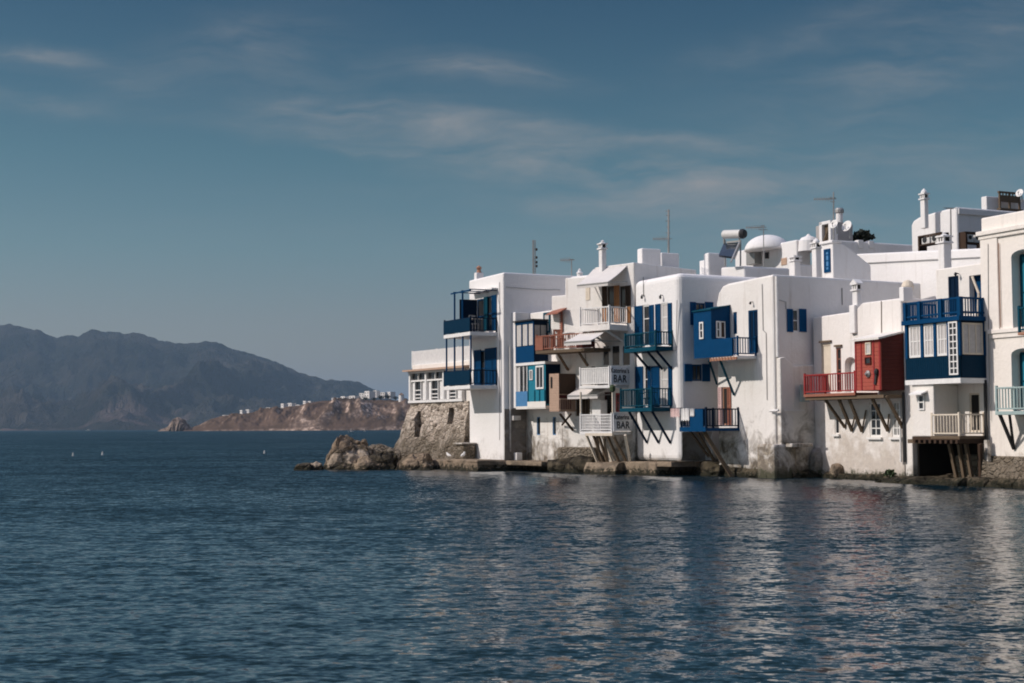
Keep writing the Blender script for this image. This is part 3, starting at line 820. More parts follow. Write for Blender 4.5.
# ---- 3
D = House('house', 'white house with two teal blue balconies one above the other, right of the bar', 'house', F3, 'white houses along the water')
W = F3.W; zt = F3.hit(680, 272)[1]
wall = D.body([(0, .62), (W, .62), (W, zt), (0, zt - .05)], 6.5, M['white'], .32, seg=4)
up = ((643, 649.5, 305, 346), (661.5, 668, 303, 345)); lw = ((644, 648, 366, 406), (660.5, 668.5, 366, 406))
for r in up + lw: D.window(F3, *r, frame='white_paint', name='door', nz=3, pane='glass' if r[0] < 660 else 'curtain')
S3 = F3.side(W)
D.window(S3, 695.5, 705, 303, 325, frame='blue', nx=2, name='window')
D.window(S3, 692, 702, 364.5, 381, frame='blue', nx=2, name='window')
S3.box(D.cut, S3.hit(683, 450)[0], S3.hit(712, 450)[0], -.6, .3, .7, S3.hit(690, 432)[1]); D.ncut += 1
D.carve(wall)
D.panel(S3, S3.hit(683, 450)[0], S3.hit(712, 450)[0], -.599, -.55, .7, S3.hit(690, 432)[1], 'grey_plain', 'recess_shade_panel')  # grey panel standing in for the balcony shadow and dark recess
for (x0, x1, y0, y1) in ((635.3, 643, 306, 346), (650, 654.2, 305, 345.5), (656, 661, 304, 345), (668.5, 672.2, 303, 345), (636, 643.5, 366.5, 408), (648.5, 651, 366, 407), (652, 660, 366, 407), (669, 672.5, 366, 406)):
    D.shutter(F3, x0, x1, y0, y1, mat='blue')
for (x0, x1, y0, y1) in ((690, 695.5, 302, 325), (705, 713, 302, 325), (684.3, 691.5, 364, 381.5), (702, 709.6, 364, 381.5)):
    D.shutter(S3, x0, x1, y0, y1, mat='blue_lifted')
for x in (644.5, 663):
    u, z = F3.hit(x, 298); mb = MB(); mb.bar(F3.w(u, 0, z + .12), F3.w(u, .16, z + .15), .03); mb.lathe(F3.w(u + .0, .16, z - .05), [(.03, 0), (.06, .03), (.055, .13), (.02, .18)], 8)
    mb.build('wall_lamp', M['iron'], D.root)
D.balcony(F3, 624, 655.5, 346, 1.0, 331.5, mat='teal', slab='teal', gap=.15, slab_t=.2, knees=(632.5, 645, 654), knee_mat='blue_dark', knee_drop=.85, edge=None)
D.balcony(F3, 619.5, 651.5, 407.5, 1.15, 388.5, mat='teal', slab='teal', gap=.15, slab_t=.18, knees=(627, 638.5, 650), knee_mat='blue_dark', knee_drop=1.5)

# ---- 4
E = House('house', 'white house with rounded corner, overhanging blue box and blue balconies, stained at its foot', 'house', F4, 'white houses along the water')
W = F4.W
pts = poly(F4, [(716, 292), (719.5, 285.2), (727, 281.8), (775, 273.8)])
base = [(pts[0][0], -.3), (W, -.3), (W, pts[3][1])] + [(pts[2][0], pts[3][1] - .12), (pts[2][0] - .35, pts[3][1] - .2), (pts[0][0] + .18, pts[3][1] - .5), (pts[0][0], pts[3][1] - 1.0)]
wall = E.body(base, 9.0, M['white_stained'], .1)
E.window(F4, 733.3, 737, 312, 334, frame='blue', name='window', pane='blue')
E.window(F4, 748.5, 758, 310, 353, frame='blue', name='door', pane='blue_dark', nx=2)
E.window(F4, 722.5, 728, 387, 425, frame='terracotta', name='door', pane='interior')
S4 = F4.side(W)
E.window(S4, 792.5, 799, 309, 332, frame='white_paint', name='window', nz=2)
E.carve(wall)
E.shutter(S4, 786.8, 792.5, 309, 332, mat='blue_lifted'); E.shutter(S4, 799, 806, 309, 332, mat='blue_lifted')
E.shutter(F4, 718.8, 722.3, 387, 425, mat='pink_cloth'); E.shutter(F4, 728, 731.5, 387, 425, mat='rust')
u, z = F4.hit(753, 302); mb = MB(); mb.bar(F4.w(u, 0, z), F4.w(u, .16, z), .03); mb.lathe(F4.w(u, .16, z - .12), [(.03, 0), (.06, .06), (.02, .13)], 8); mb.build('wall_lamp', M['iron'], E.root)
# blue box
o = 1.1; u0, zb0 = F4.hit(694, 359, o); u1, zt1 = F4.hit(711, 310.6, o); _, zt0 = F4.hit(711, 310, o); zbk = zt0 + .22
zbb = F4.hit(711, 357.5, o)[1]
mb = MB(); mb.hexa([F4.w(u0, o, zbb), F4.w(u1, o, zbb), F4.w(u1, .003, zbb + .12), F4.w(u0, .003, zbb + .12), F4.w(u0, o, zt0), F4.w(u1, o, zt0), F4.w(u1, .003, zbk), F4.w(u0, .003, zbk)])
bxo = mb.build('overhanging_box', M['blue'], E.root)
mb = MB(); mb.hexa([F4.w(u0 - .05, o + .06, zt0), F4.w(u1 + .05, o + .06, zt0), F4.w(u1 + .05, .003, zbk), F4.w(u0 - .05, .003, zbk), F4.w(u0 - .05, o + .06, zt0 + .06), F4.w(u1 + .05, o + .06, zt0 + .06), F4.w(u1 + .05, .003, zbk + .06), F4.w(u0 - .05, .003, zbk + .06)])
mb.build('roof', M['teal'], bxo)
E.window(F4, 700, 704, 322, 339, o=o, cut=False, frame='white_paint', nz=2, fw=.07, parent=bxo)
SB = F4.side(u1)
E.window(SB, 715.8, 719.8, 321, 338, o=0, cut=False, frame='white_paint', nz=2, fw=.06, parent=bxo)
E.window(SB, 720, 724.7, 321.5, 338, o=0, cut=False, frame='white_paint', nz=1, fw=.04, parent=bxo, pane='wood_dark')
s5, u2, u3, zf, zr = E.balcony(F4, 711.3, 737.5, 355.5, 1.1, 337.5, mat='blue', slab='white_paint', gap=.15, slab_t=.13, left=False)
mb = MB(); F4.box(mb, u2, u2 + (u3 - u2) * .82, 1.08, 1.13, zf + .0, zr); mb.build('board_panel', M['blue'], s5)
mb = MB(); F4.box(mb, u2, u3, 1.105, 1.17, zf - .17, zf - .05)
for i in range(9): u = u2 + (u3 - u2) * i / 9; F4.box(mb, u, u + .08, 1.17, 1.19, zf - .19, zf - .03)
mb.build('tile_edge', M['terracotta'], s5)
for (xa, ya, xb, yb) in ((709, 360, 717, 384), (720, 360, 734, 395)):
    E.strut(F4, xa, ya, 1.0, xb, yb, .03, w=.08, mat='teal')
# lower balcony
o = 1.9
s6, u4, u5, zf, zr = E.balcony(F4, 680, 706, 428, o, 409, mat='blue_dark', slab='blue', gap=.16, slab_t=.14, knees=())
mb = MB(); F4.box(mb, F4.hit(690, 418, o)[0], F4.hit(703, 418, o)[0], o - .03, o + .01, zf + .05, zr); mb.build('board_panel', M['blue'], s6)
mb = MB(); F4.box(mb, u4, u5, o, o + .03, zf - .16, zf + .05); mb.build('edge_board', M['blue'], s6)
for (xa, ya, xb, yb, w, oo) in ((689, 430, 709, 457, .09, .35), (696, 430, 714, 460, .1, .35), (703, 430, 732, 477, .16, .5)):
    E.strut(F4, xa, ya, o - .15, xb, yb, oo, w=w, mat='wood')
# corner pipes, annex and buttress
mb = MB(); mb.tube(S4.w(.14, .08, F4.hit(775, 357)[1]), S4.w(.14, .08, F4.hit(775, 276)[1]), .075); mb.build('drain_pipe', M['white_paint'], E.root)
va, vb = S4.hit(790, 400)[0], S4.hit(818, 400)[0]
z_a = S4.hit(782, 357)[1]
mb = MB(); mb.prism([S4.w(.1, 0, 0), S4.w(va, 0, 0), S4.w(va, 0, z_a - .35), S4.w(.35, 0, z_a), S4.w(.1, 0, z_a - .05)], (S4.n.x * .28, S4.n.y * .28, 0)); mb.build('buttress', M['white_dirty'], E.root, .05)
mb = MB(); mb.prism([S4.w(va + .02, 0, 0), S4.w(vb, 0, 0), S4.w(vb, 0, z_a - .3), S4.w(va + .02, 0, z_a - .4)], (S4.n.x * .16, S4.n.y * .16, 0)); mb.build('buttress', M['white_dirty'], E.root, .05)
z0 = F4.hit(776, 444)[1]
mb = MB(); F4.box(mb, W - .9, W + .35, -.9, .38, -.3, z0); pb = mb.build('foot_block', M['white_dirty'], E.root, .12)
mb = MB(); S4.box(mb, .3, 1.5, .2, .75, z0 - .14, z0 + .02); mb.build('foot_block', M['white_dirty'], E.root, .03)
mb = MB(); za = F4.hit(772, 411)[1]; mb.tube(F4.w(W - .25, .1, za), F4.w(W + .35, .1, za + .02), .05); S4.box(mb, .3, 1.4, .3, .34, za, za + .05); mb.build('water_pipe', M['white_paint'], E.root)

# ---- 5
G5 = House('house', 'low white house with a red timber shed and red railed balcony on crooked struts', 'house', F5, 'white houses along the water')
W = F5.W
q = poly(F5, [(814, 317.5), (843, 313.5), (862, 312.5), (862, 302), (903, 298.5)])
zA, zB5 = (q[0][1] + q[1][1]) / 2, (q[3][1] + q[4][1]) / 2
wall = G5.body([(0, -.3), (W, -.3), (W, zB5), (q[3][0], zB5), (q[2][0] - .5, zA + .05), (0, zA)], 5.5, M['white_peach'], .06)
G5.window(F5, 836.5, 841.3, 348, 392, frame='rust', name='door', nz=4, fw=.06)
G5.window(F5, 845, 856, 357, 392, frame='white_paint', name='niche', pane='white_cloth', d=.3, arch=.25, fw=.03)
G5.window(F5, 834.8, 839, 415, 434, frame='white_paint', name='window', fw=.05, sill=True)
G5.window(F5, 869.5, 881, 402, 437, frame='white_paint', nx=2, nz=4, fw=.09, sill=True)
G5.window(F5, 891.8, 900.8, 401, 437, frame='white_paint', nx=2, nz=4, fw=.09, sill=True, pane='metal')
G5.window(F5, 821.5, 831, 344, 392, frame='cream_paint', name='door', pane='cream_paint', d=.08)
G5.carve(wall)
for (x0, x1, y) in ((820.5, 832, 343), (835.5, 842.5, 347)):
    u0, z = F5.hit(x0, y); u1, _ = F5.hit(x1, y); G5.panel(F5, u0, u1, 0, .1, z, z + .08, 'wood', 'lintel')
o = 1.2
u0, z0 = F5.hit(855.5, 391, o); u1, _ = F5.hit(881.5, 391, o); zt = F5.hit(868, 340.5, o)[1]; zk = F5.side(u1).hit(903, 334.5)[1]
mb = MB(); mb.hexa([F5.w(u0, o, z0), F5.w(u1, o, z0), F5.w(u1, .003, z0), F5.w(u0, .003, z0), F5.w(u0, o, zt), F5.w(u1, o, zt), F5.w(u1, .003, zt + .3), F5.w(u0, .003, zt + .3)])
sh = mb.build('timber_shed', M['red'], G5.root)
SS = F5.side(u1)
mb = MB(); mb.prism([SS.w(-o, .002, z0), SS.w(-.003, .002, z0), SS.w(-.003, .002, zt + .29), SS.w(-o, .002, zt - .01)], (SS.n.x * .03, SS.n.y * .03, 0)); mb.build('side_boarding', M['red_dark'], sh)  # dark sheet over the end wall, its shade put into the colour
mb = MB(); mb.hexa([F5.w(u0 - .2, o + .15, zt), F5.w(u1 + .06, o + .15, zt), F5.w(u1 + .06, .003, zt + .31), F5.w(u0 - .2, .003, zt + .31), F5.w(u0 - .2, o + .15, zt + .08), F5.w(u1 + .06, o + .15, zt + .08), F5.w(u1 + .06, .003, zt + .38), F5.w(u0 - .2, .003, zt + .38)]); mb.build('roof', M['white_dirty'], sh)
G5.window(F5, 866, 871.5, 342.5, 354.5, o=o, cut=False, frame='cream_paint', fw=.05, parent=sh, pane='curtain')
G5.window(F5, 865.5, 871.5, 357, 364.5, o=o, cut=False, frame='red_dark', fw=.05, parent=sh, pane='glass')
mb = MB()
for uu in (u0 + .02, u1 - .1, (u0 + u1) / 2 - .45, (u0 + u1) / 2 + .35): F5.box(mb, uu, uu + .08, o, o + .025, z0, zt)
mb.build('batten', M['red_rail'], sh)
u, z = F5.hit(868.5, 374, o); mb = MB(); mb.lathe(F5.w(u, o + .01, z), [(.15, 0), (.15, .04), (.08, .10), (.04, .16)], 12, Vector((F5.n.x, F5.n.y, 0))); tag(mb.build('extractor_fan', M['metal']), 'round pale extractor vent on the front of the red timber shed', 'vent')
u, z = F5.hit(877, 377, o); mb = MB(); mb.bar(F5.w(u - .1, o + .03, z - .3), F5.w(u + .05, o + .06, z + .25), .12, .05); mb.lathe(F5.w(u + .05, o + .07, z + .15), [(.1, 0), (.1, .1), (.04, .2)], 8); tag(mb.build('water_meter', M['iron']), 'small black metal fitting on the red timber shed, right of the round vent', 'fitting')
s7, v0, v1, zf, zr = G5.balcony(F5, 803.5, 855, 392.5, 1.18, 372.5, mat='red_rail', slab='rust', gap=.17, slab_t=.12, left=True, right=False)
mb = MB(); F5.box(mb, v0, u1, .05, 1.1, zf - .26, zf - .125); mb.build('floor_beam', M['wood'], s7)
for (xa, ya, xb, yb) in ((824, 398, 845, 427.5), (838, 397, 852, 431), (848, 396, 862, 431.5), (871, 396, 888, 431), (886, 396, 903, 428)):
    G5.strut(F5, xa, ya, 1.0, xb, yb, .03, w=.11, mat='wood')
for (xa, ya, xb, yb) in ((855, 415, 851.5, 430), (866, 410, 862, 431), (889, 414, 887.5, 430)):
    G5.strut(F5, xa, ya, .1, xb, yb, .05, w=.05, mat='wood')
mb = MB(); S4b = S4; a, z = S4b.hit(795, 402); b, zz = S4b.hit(803, 385); S4b.box(mb, a, b, .35, .42, z, zz); tag(mb.build('shadow_board', M['green_rail']), 'dark greenish board standing in for the shadow at the left end of the red railed balcony', 'board')  # added board in place of the balcony's cast shadow
chimney(G5.root, F5, 852, 857, 861.5, 314, 279, style='gable', extra=1.0)
chm = MB(); u0, u1 = F5.hit(851.8, 325)[0], F5.hit(857.2, 325)[0]; z0, z1 = F5.hit(855, 331)[1], F5.hit(855, 312)[1]
F5.box(chm, u0, u1, 0, .14, z0 - .1, z1 + .3); chm.build('chimney_breast', M['white'], G5.root, .03)
for x, m, w in ((904, 'iron', .11), (900.3, 'white_paint', .09)):
    u = F5.hit(x, 430, .1)[0]; mb = MB(); mb.tube(F5.w(u, .1, .8), F5.w(u, .1, F5.hit(x, 392 if m == 'iron' else 400)[1]), w / 2); mb.build('drain_pipe', M[m], G5.root)
u, z = F5.hit(902, 299)
mb = MB(); F5.box(mb, u - .18, u + .1, -.5, 0, z - .1, z + .5); pp = mb.build('gate_pier', M['white'], G5.root, .03)

# ---- 6
H6 = House('house', 'white house with navy terrace railing over a glazed blue storey and dark boat cave', 'house', F6, 'white houses along the water')
W = F6.W
xt = F6.hit(935, 280)[0]; zt = F6.hit(985, 262)[1]; ztr = F6.hit(920, 319)[1]
z37 = F6.hit(945, 437)[1]; up = F6.hit(912.5, 455)[0]
wall = H6.body([(0, -.3), (up, -.3), (up, z37), (W - .0, z37), (W, ztr), (0, ztr)], 5, M['white_warm'], .04)
H6.window(F6, 969.5, 980, 393, 432, frame='cream_paint', name='door', pane='interior', nz=1)
H6.carve(wall)
mb = MB(); S6t = Face(F6.w(xt, 0, 0).xy, F6.t); wall2 = MB(); F6.box(wall2, xt, W, -4.8, -.03, ztr + .003, zt)
w2 = wall2.build('upper_wall', M['white_warm'], H6.root, .06)
H6.window(F6, 948.5, 959, 276, 318, frame='blue_dark', name='door', pane='blue_dark', nx=2, o=-.03)
H6.window(F6, 969.5, 982, 275, 318, frame='blue', name='door', pane='blue', nx=1, o=-.03, d=.3)
H6.carve(w2)
u, z = F6.hit(959, 274, 0); mb = MB(); mb.bar(F6.w(u, 0, z), F6.w(u, .18, z + .05), .03); mb.lathe(F6.w(u, .18, z - .08), [(.03, 0), (.07, .06), (.03, .14)], 8); mb.build('wall_lamp', M['iron'], H6.root)
o = 1.3
uB0 = F6.hit(905.5, 350, o)[0]; uB1 = F6.hit(960, 350, o)[0]
z2t = F6.hit(935, 319.5, o)[1]; z2m = F6.hit(935, 357, o)[1]; z2b = F6.hit(935, 379, o)[1]
# glazed storey
mb = MB(); F6.box(mb, uB0 + .05, uB1 - .05, .003, o - .08, z2b, z2t - .12); gs = mb.build('glazed_storey', M['blue_dark'], H6.root)
mb = MB(); F6.box(mb, uB0, uB1, o - .08, o, z2b, z2m); SG = F6.side(uB1, 0)
nb = 26
for i in range(nb): u = uB0 + (uB1 - uB0) * i / nb; F6.box(mb, u, u + .035, o, o + .012, z2b, z2m - .03)
SG.box(mb, -o + .0, -.003, -.05, 0, z2b, z2m)
mb.build('boarding', M['navy'], gs)
mb = MB()
F6.box(mb, uB0 - .1, uB1 + .1, .003, o + .1, z2t - .12, z2t + .05)
xsb = (906.5, 922, 935, 948.5, 960)
for x in xsb:
    u = F6.hit(x, 345, o)[0]; u = max(uB0 + .05, min(uB1 - .05, u)); F6.box(mb, u - .07, u + .07, o - .08, o + .02, z2m, z2t - .12)
SG.box(mb, -.12, -.003, -.05, .02, z2m, z2t - .12)
mb.build('storey_frame', M['blue'], gs)
xw = ((908.5, 920.5), (923.2, 933.8), (936.3, 947.5))
for x0, x1 in xw:
    u0, u1 = F6.hit(x0, 340, o)[0], F6.hit(x1, 340, o)[0]
    f = H6.window(F6, 0, 0, 0, 0, o=o - .08, cut=False, frame='white_paint', pane='curtain', nx=3, nz=2, fw=.09, parent=gs, rect=(u0, u1, z2m + .03, z2t - .15))
f = H6.window(F6, 0, 0, 0, 0, o=o + .012, cut=False, frame='white_paint', pane='glass', nx=2, nz=8, fw=.06, parent=gs, rect=(F6.hit(949.5, 340, o)[0], F6.hit(958.5, 340, o)[0], F6.hit(953, 375, o)[1], z2t - .15), name='narrow_door')
H6.window(SG, 0, 0, 0, 0, o=-.04, cut=False, frame='cream_paint', pane='curtain', nx=3, nz=1, fw=.07, parent=gs, rect=(-o + .12, -.14, z2m + .04, z2t - .2))
mb = MB(); F6.box(mb, uB0, uB1 + .05, .003, o + .06, z2b - .2, z2b - .003); mb.build('floor_slab', M['white_paint'], H6.root, .01)
# terrace rail
mb = MB()
zr = F6.hit(959, 297.5, o)[1]
us = [uB0 + (uB1 - uB0) * i / 33 for i in range(34)]
for i, u in enumerate(us):
    thick = .16 if i in (0, 9, 22, 33) else .035
    p = F6.w(u, o - .05, 0); mb.bar(p + Vector((0, 0, z2t + .05)), p + Vector((0, 0, zr + (.04 if thick > .1 else 0))), thick, thick)
A_, B_ = F6.w(uB0, o - .05, 0), F6.w(uB1, o - .05, 0); C_ = F6.w(uB1, .03, 0)
for z in (zr, z2t + .2): mb.bar(A_ + Vector((0, 0, z)), B_ + Vector((0, 0, z)), .07); mb.bar(B_ + Vector((0, 0, z)), C_ + Vector((0, 0, z)), .07)
for i in range(1, 9): p = B_.lerp(C_, i / 9); mb.bar(p + Vector((0, 0, z2t + .05)), p + Vector((0, 0, zr)), .035 if i != 8 else .1)
D_ = F6.w(uB0, -1.5, 0)
for z in (zr, z2t + .2): mb.bar(A_ + Vector((0, 0, z)), D_ + Vector((0, 0, z)), .07)
for i in range(1, 14): p = A_.lerp(D_, i / 14); mb.bar(p + Vector((0, 0, z2t + .0)), p + Vector((0, 0, zr)), .035)
mb.build('terrace_railing', M['blue'], H6.root)
# overhanging lower storey block and loggia
zl0 = F6.hit(925, 436.5, o)[1]
uK = F6.hit(933, 410, o)[0]; uk0 = F6.hit(911.5, 410, o)[0]
mb = MB(); F6.box(mb, uk0, uK, .003, o - .04, zl0, z2b - .2); blk = mb.build('lower_wall', M['white_warm'], H6.root, .04)
H6.window(F6, 919, 925, 394.5, 410, o=o - .04, cut=False, frame='white_paint', nz=2, fw=.06)
mb = MB(); u0, z = F6.hit(914.5, 394, o); u1, _ = F6.hit(927, 394, o); mb.hexa([F6.w(u0, o + .3, z - .05), F6.w(u1, o + .3, z - .05), F6.w(u1, o - .05, z + .08), F6.w(u0, o - .05, z + .08), F6.w(u0, o + .3, z), F6.w(u1, o + .3, z), F6.w(u1, o - .05, z + .13), F6.w(u0, o - .05, z + .13)]); mb.build('window_hood', M['white_paint'], H6.root)
s8, w0, w1, zf, zr8 = H6.balcony(F6, 930.5, 959.5, 436, o, 414.5, mat='cream_paint', slab='wood', gap=.17, slab_t=.12, left=False)
mb = MB(); F6.box(mb, uk0, w1, .003, o - .01, zl0 - .13, zl0 - .004)
for i in range(9): u = uk0 + (w1 - uk0) * (i + .5) / 9; F6.box(mb, u, u + .12, .003, o + .08, zl0 - .26, zl0 - .131)
mb.build('floor_joists', M['wood_dark'], H6.root)
mb = MB(); z = F6.hit(945, 441.5, .6)[1]; mb.bar(F6.w(up + .5, .6, z), F6.w(W - .3, .6, z), .16); mb.build('beam', M['wood'], H6.root)
for (xa, xb) in ((949.5, 957), (959, 964.5), (966, 972), (980, 981)):
    H6.strut(F6, xa, 444, .6, xb, 478.5, .35, w=.13, mat='wood' if xa < 975 else 'wood_dark')
H6.strut(F6, 987, 440, .25, 989, 477, .25, w=.16, mat='white_dirty', name='post')
H6.strut(F6, 985, 380, .12, 986.5, 440, .12, w=.09, mat='iron', name='drain_pipe')
ux = F6.hit(944, 460)[0]
mb = MB(); F6.box(mb, ux, W + .0, -2.5, -.5, -.3, F6.hit(960, 455)[1]); mb.build('rock_foundation', M['rubble'], H6.root, .15)
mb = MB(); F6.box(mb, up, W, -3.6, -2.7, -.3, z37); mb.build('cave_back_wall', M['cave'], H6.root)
mb = MB(); F6.box(mb, up + .003, up + .08, -2.69, -.25, -.3, z37 - .003); F6.box(mb, up + .081, W - .36, -2.69, -.05, z37 - .12, z37 - .004); mb.build('cave_shade_lining', M['cave'], H6.root)  # dark liner added on pier and ceiling to make the cave read unlit
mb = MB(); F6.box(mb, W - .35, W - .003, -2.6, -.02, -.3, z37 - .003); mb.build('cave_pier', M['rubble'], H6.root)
# roof details
u, z = F6.hit(907.5, 296, -1.0); mb = MB(); F6.box(mb, u - .25, u + .25, -1.25, -.8, ztr, z); pr = mb.build('gate_pier', M['white_warm'], H6.root, .04)
mb = MB(); mb.lathe(F6.w(u, -1.02, z), [(.12, 0), (.1, .1), (.24, .25), (.27, .42), (.2, .6), (.05, .68)], 12); mb.build('ball_finial', M['cream_paint'], pr)
mb = MB(); zz = F6.hit(920, 290, -2.2)[1]; F6.box(mb, .1, xt, -2.6, -2.2, ztr, zz); mb.build('terrace_parapet', M['white_warm'], H6.root, .08)
mb = MB(); mb.tube(F6.w(W - .22, .06, ztr - .2), F6.w(W - .12, .06, zt - 1.2), .05); mb.tube(F6.w(W - .12, .06, zt - 1.2), F6.w(W - .45, .06, zt - .5), .05); mb.build('drain_pipe', M['cream_paint'], H6.root)
# roof chimney
K6 = Face.right(937.5, 943.8, 59.3, 250)
chimney(H6.root, K6, 937.5, 943.8, 951.5, 266, 231.5, style='pot', extra=1.2)

# ---- 7
H7 = House('house', 'cream plastered house with moulded cornice and arched openings, at the right edge', 'house', F7, 'white houses along the water')
W = F7.W; zt = F7.hit(990, 216.5)[1]
wall = H7.body([(0.02, -.3), (W, -.3), (W, zt), (0.02, zt)], 5, M['white_cream'], .05)
for (x0, x1, y0, y1, yb) in ((1011, 1034, 251, 330, 0), (1011, 1034, 349, 410, 0)):
    u0, z1 = F7.hit(x0, y0); u1, _ = F7.hit(x1, y0); z0 = F7.hit(1022, y1)[1]
    H7.hole(F7, u0, u1, z0, z1, .45, 0, arch=.22)
    f = H7.window(F7, 0, 0, 0, 0, o=-.45, cut=False, frame='teal', pane='turquoise', nx=2, nz=2, rect=(u0 + .02, u1 - .02, z0, z1 - .12), name='door', fw=.1)
for (x0, x1, y0, y1) in ((1050, 1066, 256, 330), (1050, 1066, 352, 410)):
    u0, z1 = F7.hit(x0, y0); u1, _ = F7.hit(x1, y0); z0 = F7.hit(x0, y1)[1]
    H7.hole(F7, u0, u1, z0, z1, .3, 0, arch=.2); H7.window(F7, 0, 0, 0, 0, o=-.3, cut=False, frame='teal', pane='glass', nx=2, nz=3, rect=(u0 + .02, u1 - .02, z0, z1 - .12), fw=.08)
H7.carve(wall)
zc = F7.hit(987, 234)[1]
mb = MB(); F7.box(mb, -.12, W, .0, .16, zc - .05, zc + .12); F7.box(mb, -.06, W, 0, .09, zc - .2, zc - .051); F7.box(mb, -.12, 0.02, -2, .0, zc - .05, zc + .12); mb.build('cornice', M['white_cream'], H7.root, .02)
uP = F7.hit(999.5, 300)[0]
mb = MB(); zq = F7.hit(990, 331)[1]; F7.box(mb, .0, uP, 0, .06, zq, zc - .21); mb.build('pilaster', M['white_cream'], H7.root, .012)
mb = MB(); F7.box(mb, .3, W, .0, .11, zq - .12, zq + .04); F7.box(mb, .35, W, .0, .06, zq - .3, zq - .121); mb.build('string_course', M['white_cream'], H7.root, .015)
u = F7.hit(1000.5, 300)[0]; mb = MB(); mb.tube(F7.w(u + .03, .05, zq + .1), F7.w(u + .03, .05, F7.hit(1000, 243)[1]), .015); mb.build('cable', M['terracotta'], H7.root)
H7.balcony(F7, 1017.5, 1048, 330, .75, 305, mat='teal', slab='terracotta', gap=.17, slab_t=.1)
H7.balcony(F7, 995, 1052, 410.5, .95, 386, mat='green_rail', slab='green_rail', gap=.15, slab_t=.13)
for xa, xb in ((999.5, 1014), (1032, 1046)):
    u, z = F7.hit(xa, 415, .85); ub, zb = F7.hit(xb, 449, .03); mb = MB(); mb.bar(F7.w(u, .85, z + .05), F7.w(ub, .03, zb), .1); mb.bar(F7.w(ub + .6, .8, z + .05), F7.w(ub, .03, zb), .09); mb.build('bracket', M['iron'], H7.root)
mb = MB(); F7.box(mb, .1, W, .0, .12, -.3, F7.hit(1000, 456)[1]); fo = mb.build('rubble_footing', M['rubble'], H7.root, .06)

# thin cables and small pipes fixed to the walls
def cable(H, F, pts, o=.03, w=.022, mat='iron'):
    mb = MB(); P = [F.hit(x, y, o) for x, y in pts]
    for a, b in zip(P, P[1:]): mb.bar(F.w(a[0], o, a[1]), F.w(b[0], o, b[1]), w)
    return mb.build('cable', M[mat], H.root)
cable(D, F3, [(643.3, 277), (643.5, 297)]); cable(G5, F5, [(881.2, 301), (881.4, 333)], mat='wood')
cable(A, S_A, [(506, 287), (535, 289.5), (560, 290)], mat='metal'); cable(A, FA, [(499.5, 282), (499.5, 440)], mat='metal')
cable(E, S4, [(779, 300), (786, 302), (786, 309)], mat='metal'); cable(E, F4, [(762, 284), (763, 330), (766, 333), (767, 400)], mat='metal')
cable(E, S4, [(842, 288), (842.3, 305)], mat='iron'); cable(H7, F7, [(988, 244), (988.5, 330), (990, 420)], o=.075, mat='metal')
cable(C, FC, [(585, 352), (586, 366)], mat='wood'); cable(C, FC, [(565, 352), (600, 352.5)], mat='metal')
cable(D, F3, [(635.5, 352), (676, 350.5), (677, 300)], mat='metal'); cable(G5, F5, [(817, 400), (846, 398)], mat='metal', o=.03)
# ================================================================== houses and roofs behind the row
def block(root, x0, x1, xs, yt, yb, d, name='wall', mat='white_roof', yt0=None, zlow=None, bevel=.06, t=(.42, -.91), maxside=9):
    """whitewashed volume: lit face between x0 and x1, end wall running back to xs"""
    F = Face.right(x0, x1, d, (yt + yb) / 2, t)
    z1 = F.hit(x1, yt)[1]; z0 = F.hit(x1, yb)[1] if zlow is None else zlow
    z10 = z1 if yt0 is None else F.hit(x0, yt0)[1]
    S = F.side(F.W); v = min(maxside, max(.3, S.hit(xs, (yt + yb) / 2)[0]))
    mb = MB(); mb.prism([F.w(0, 0, z0), F.w(F.W, 0, z0), F.w(F.W, 0, z1), F.w(0, 0, z10)], (-F.n.x * v, -F.n.y * v, 0))
    return mb.build(name, M[mat], root, bevel), F, S, z0, z1, v

def bghouse(label, x0, x1, xs, yt, d, mat='white_roof', yt0=None, bevel=.08, maxside=9, yb=300):
    r = empty('house', (at((x0 + x1) / 2, 400, d).x, d, .5), label, 'house', 'white houses on the slope behind')
    w, F, S, z0, z1, v = block(r, x0, x1, xs, yt, yb, d, mat=mat, yt0=yt0, zlow=.5, bevel=bevel, maxside=maxside)
    return r, F, S, z1, v

def antenna(x, yb, yt, d, label, arms=((.15, .5), (.3, .35)), r=.035, boom=None):
    a = at(x, yb, d); b = at(x, yt, d)
    e = empty('antenna', a, label, 'antenna', 'rooftop antennas')
    mb = MB(); mb.tube(a - Vector((0, 0, .6)), b, r, r * .7, 6); mb.build('mast', M['metal'], e)
    H = (b - a).length
    mb = MB()
    for f, w in arms:
        z = b.z - H * f; mb.bar((a.x - w, a.y - .2 * w, z), (a.x + w, a.y + .2 * w, z), .03)
    if boom:
        f, L = boom; z = b.z - H * f
        mb.bar((a.x - L, a.y + .1, z), (a.x + .2, a.y, z), .035)
        for i in range(7): xx = a.x - L + (L - .1) * i / 6; w = .22 + .03 * i; mb.bar((xx, a.y - w, z), (xx, a.y + w, z), .022); mb.bar((xx, a.y, z - w * .4), (xx, a.y, z + w * .4), .02)
    mb.build('aerial_rods', M['metal'], e)
    return e

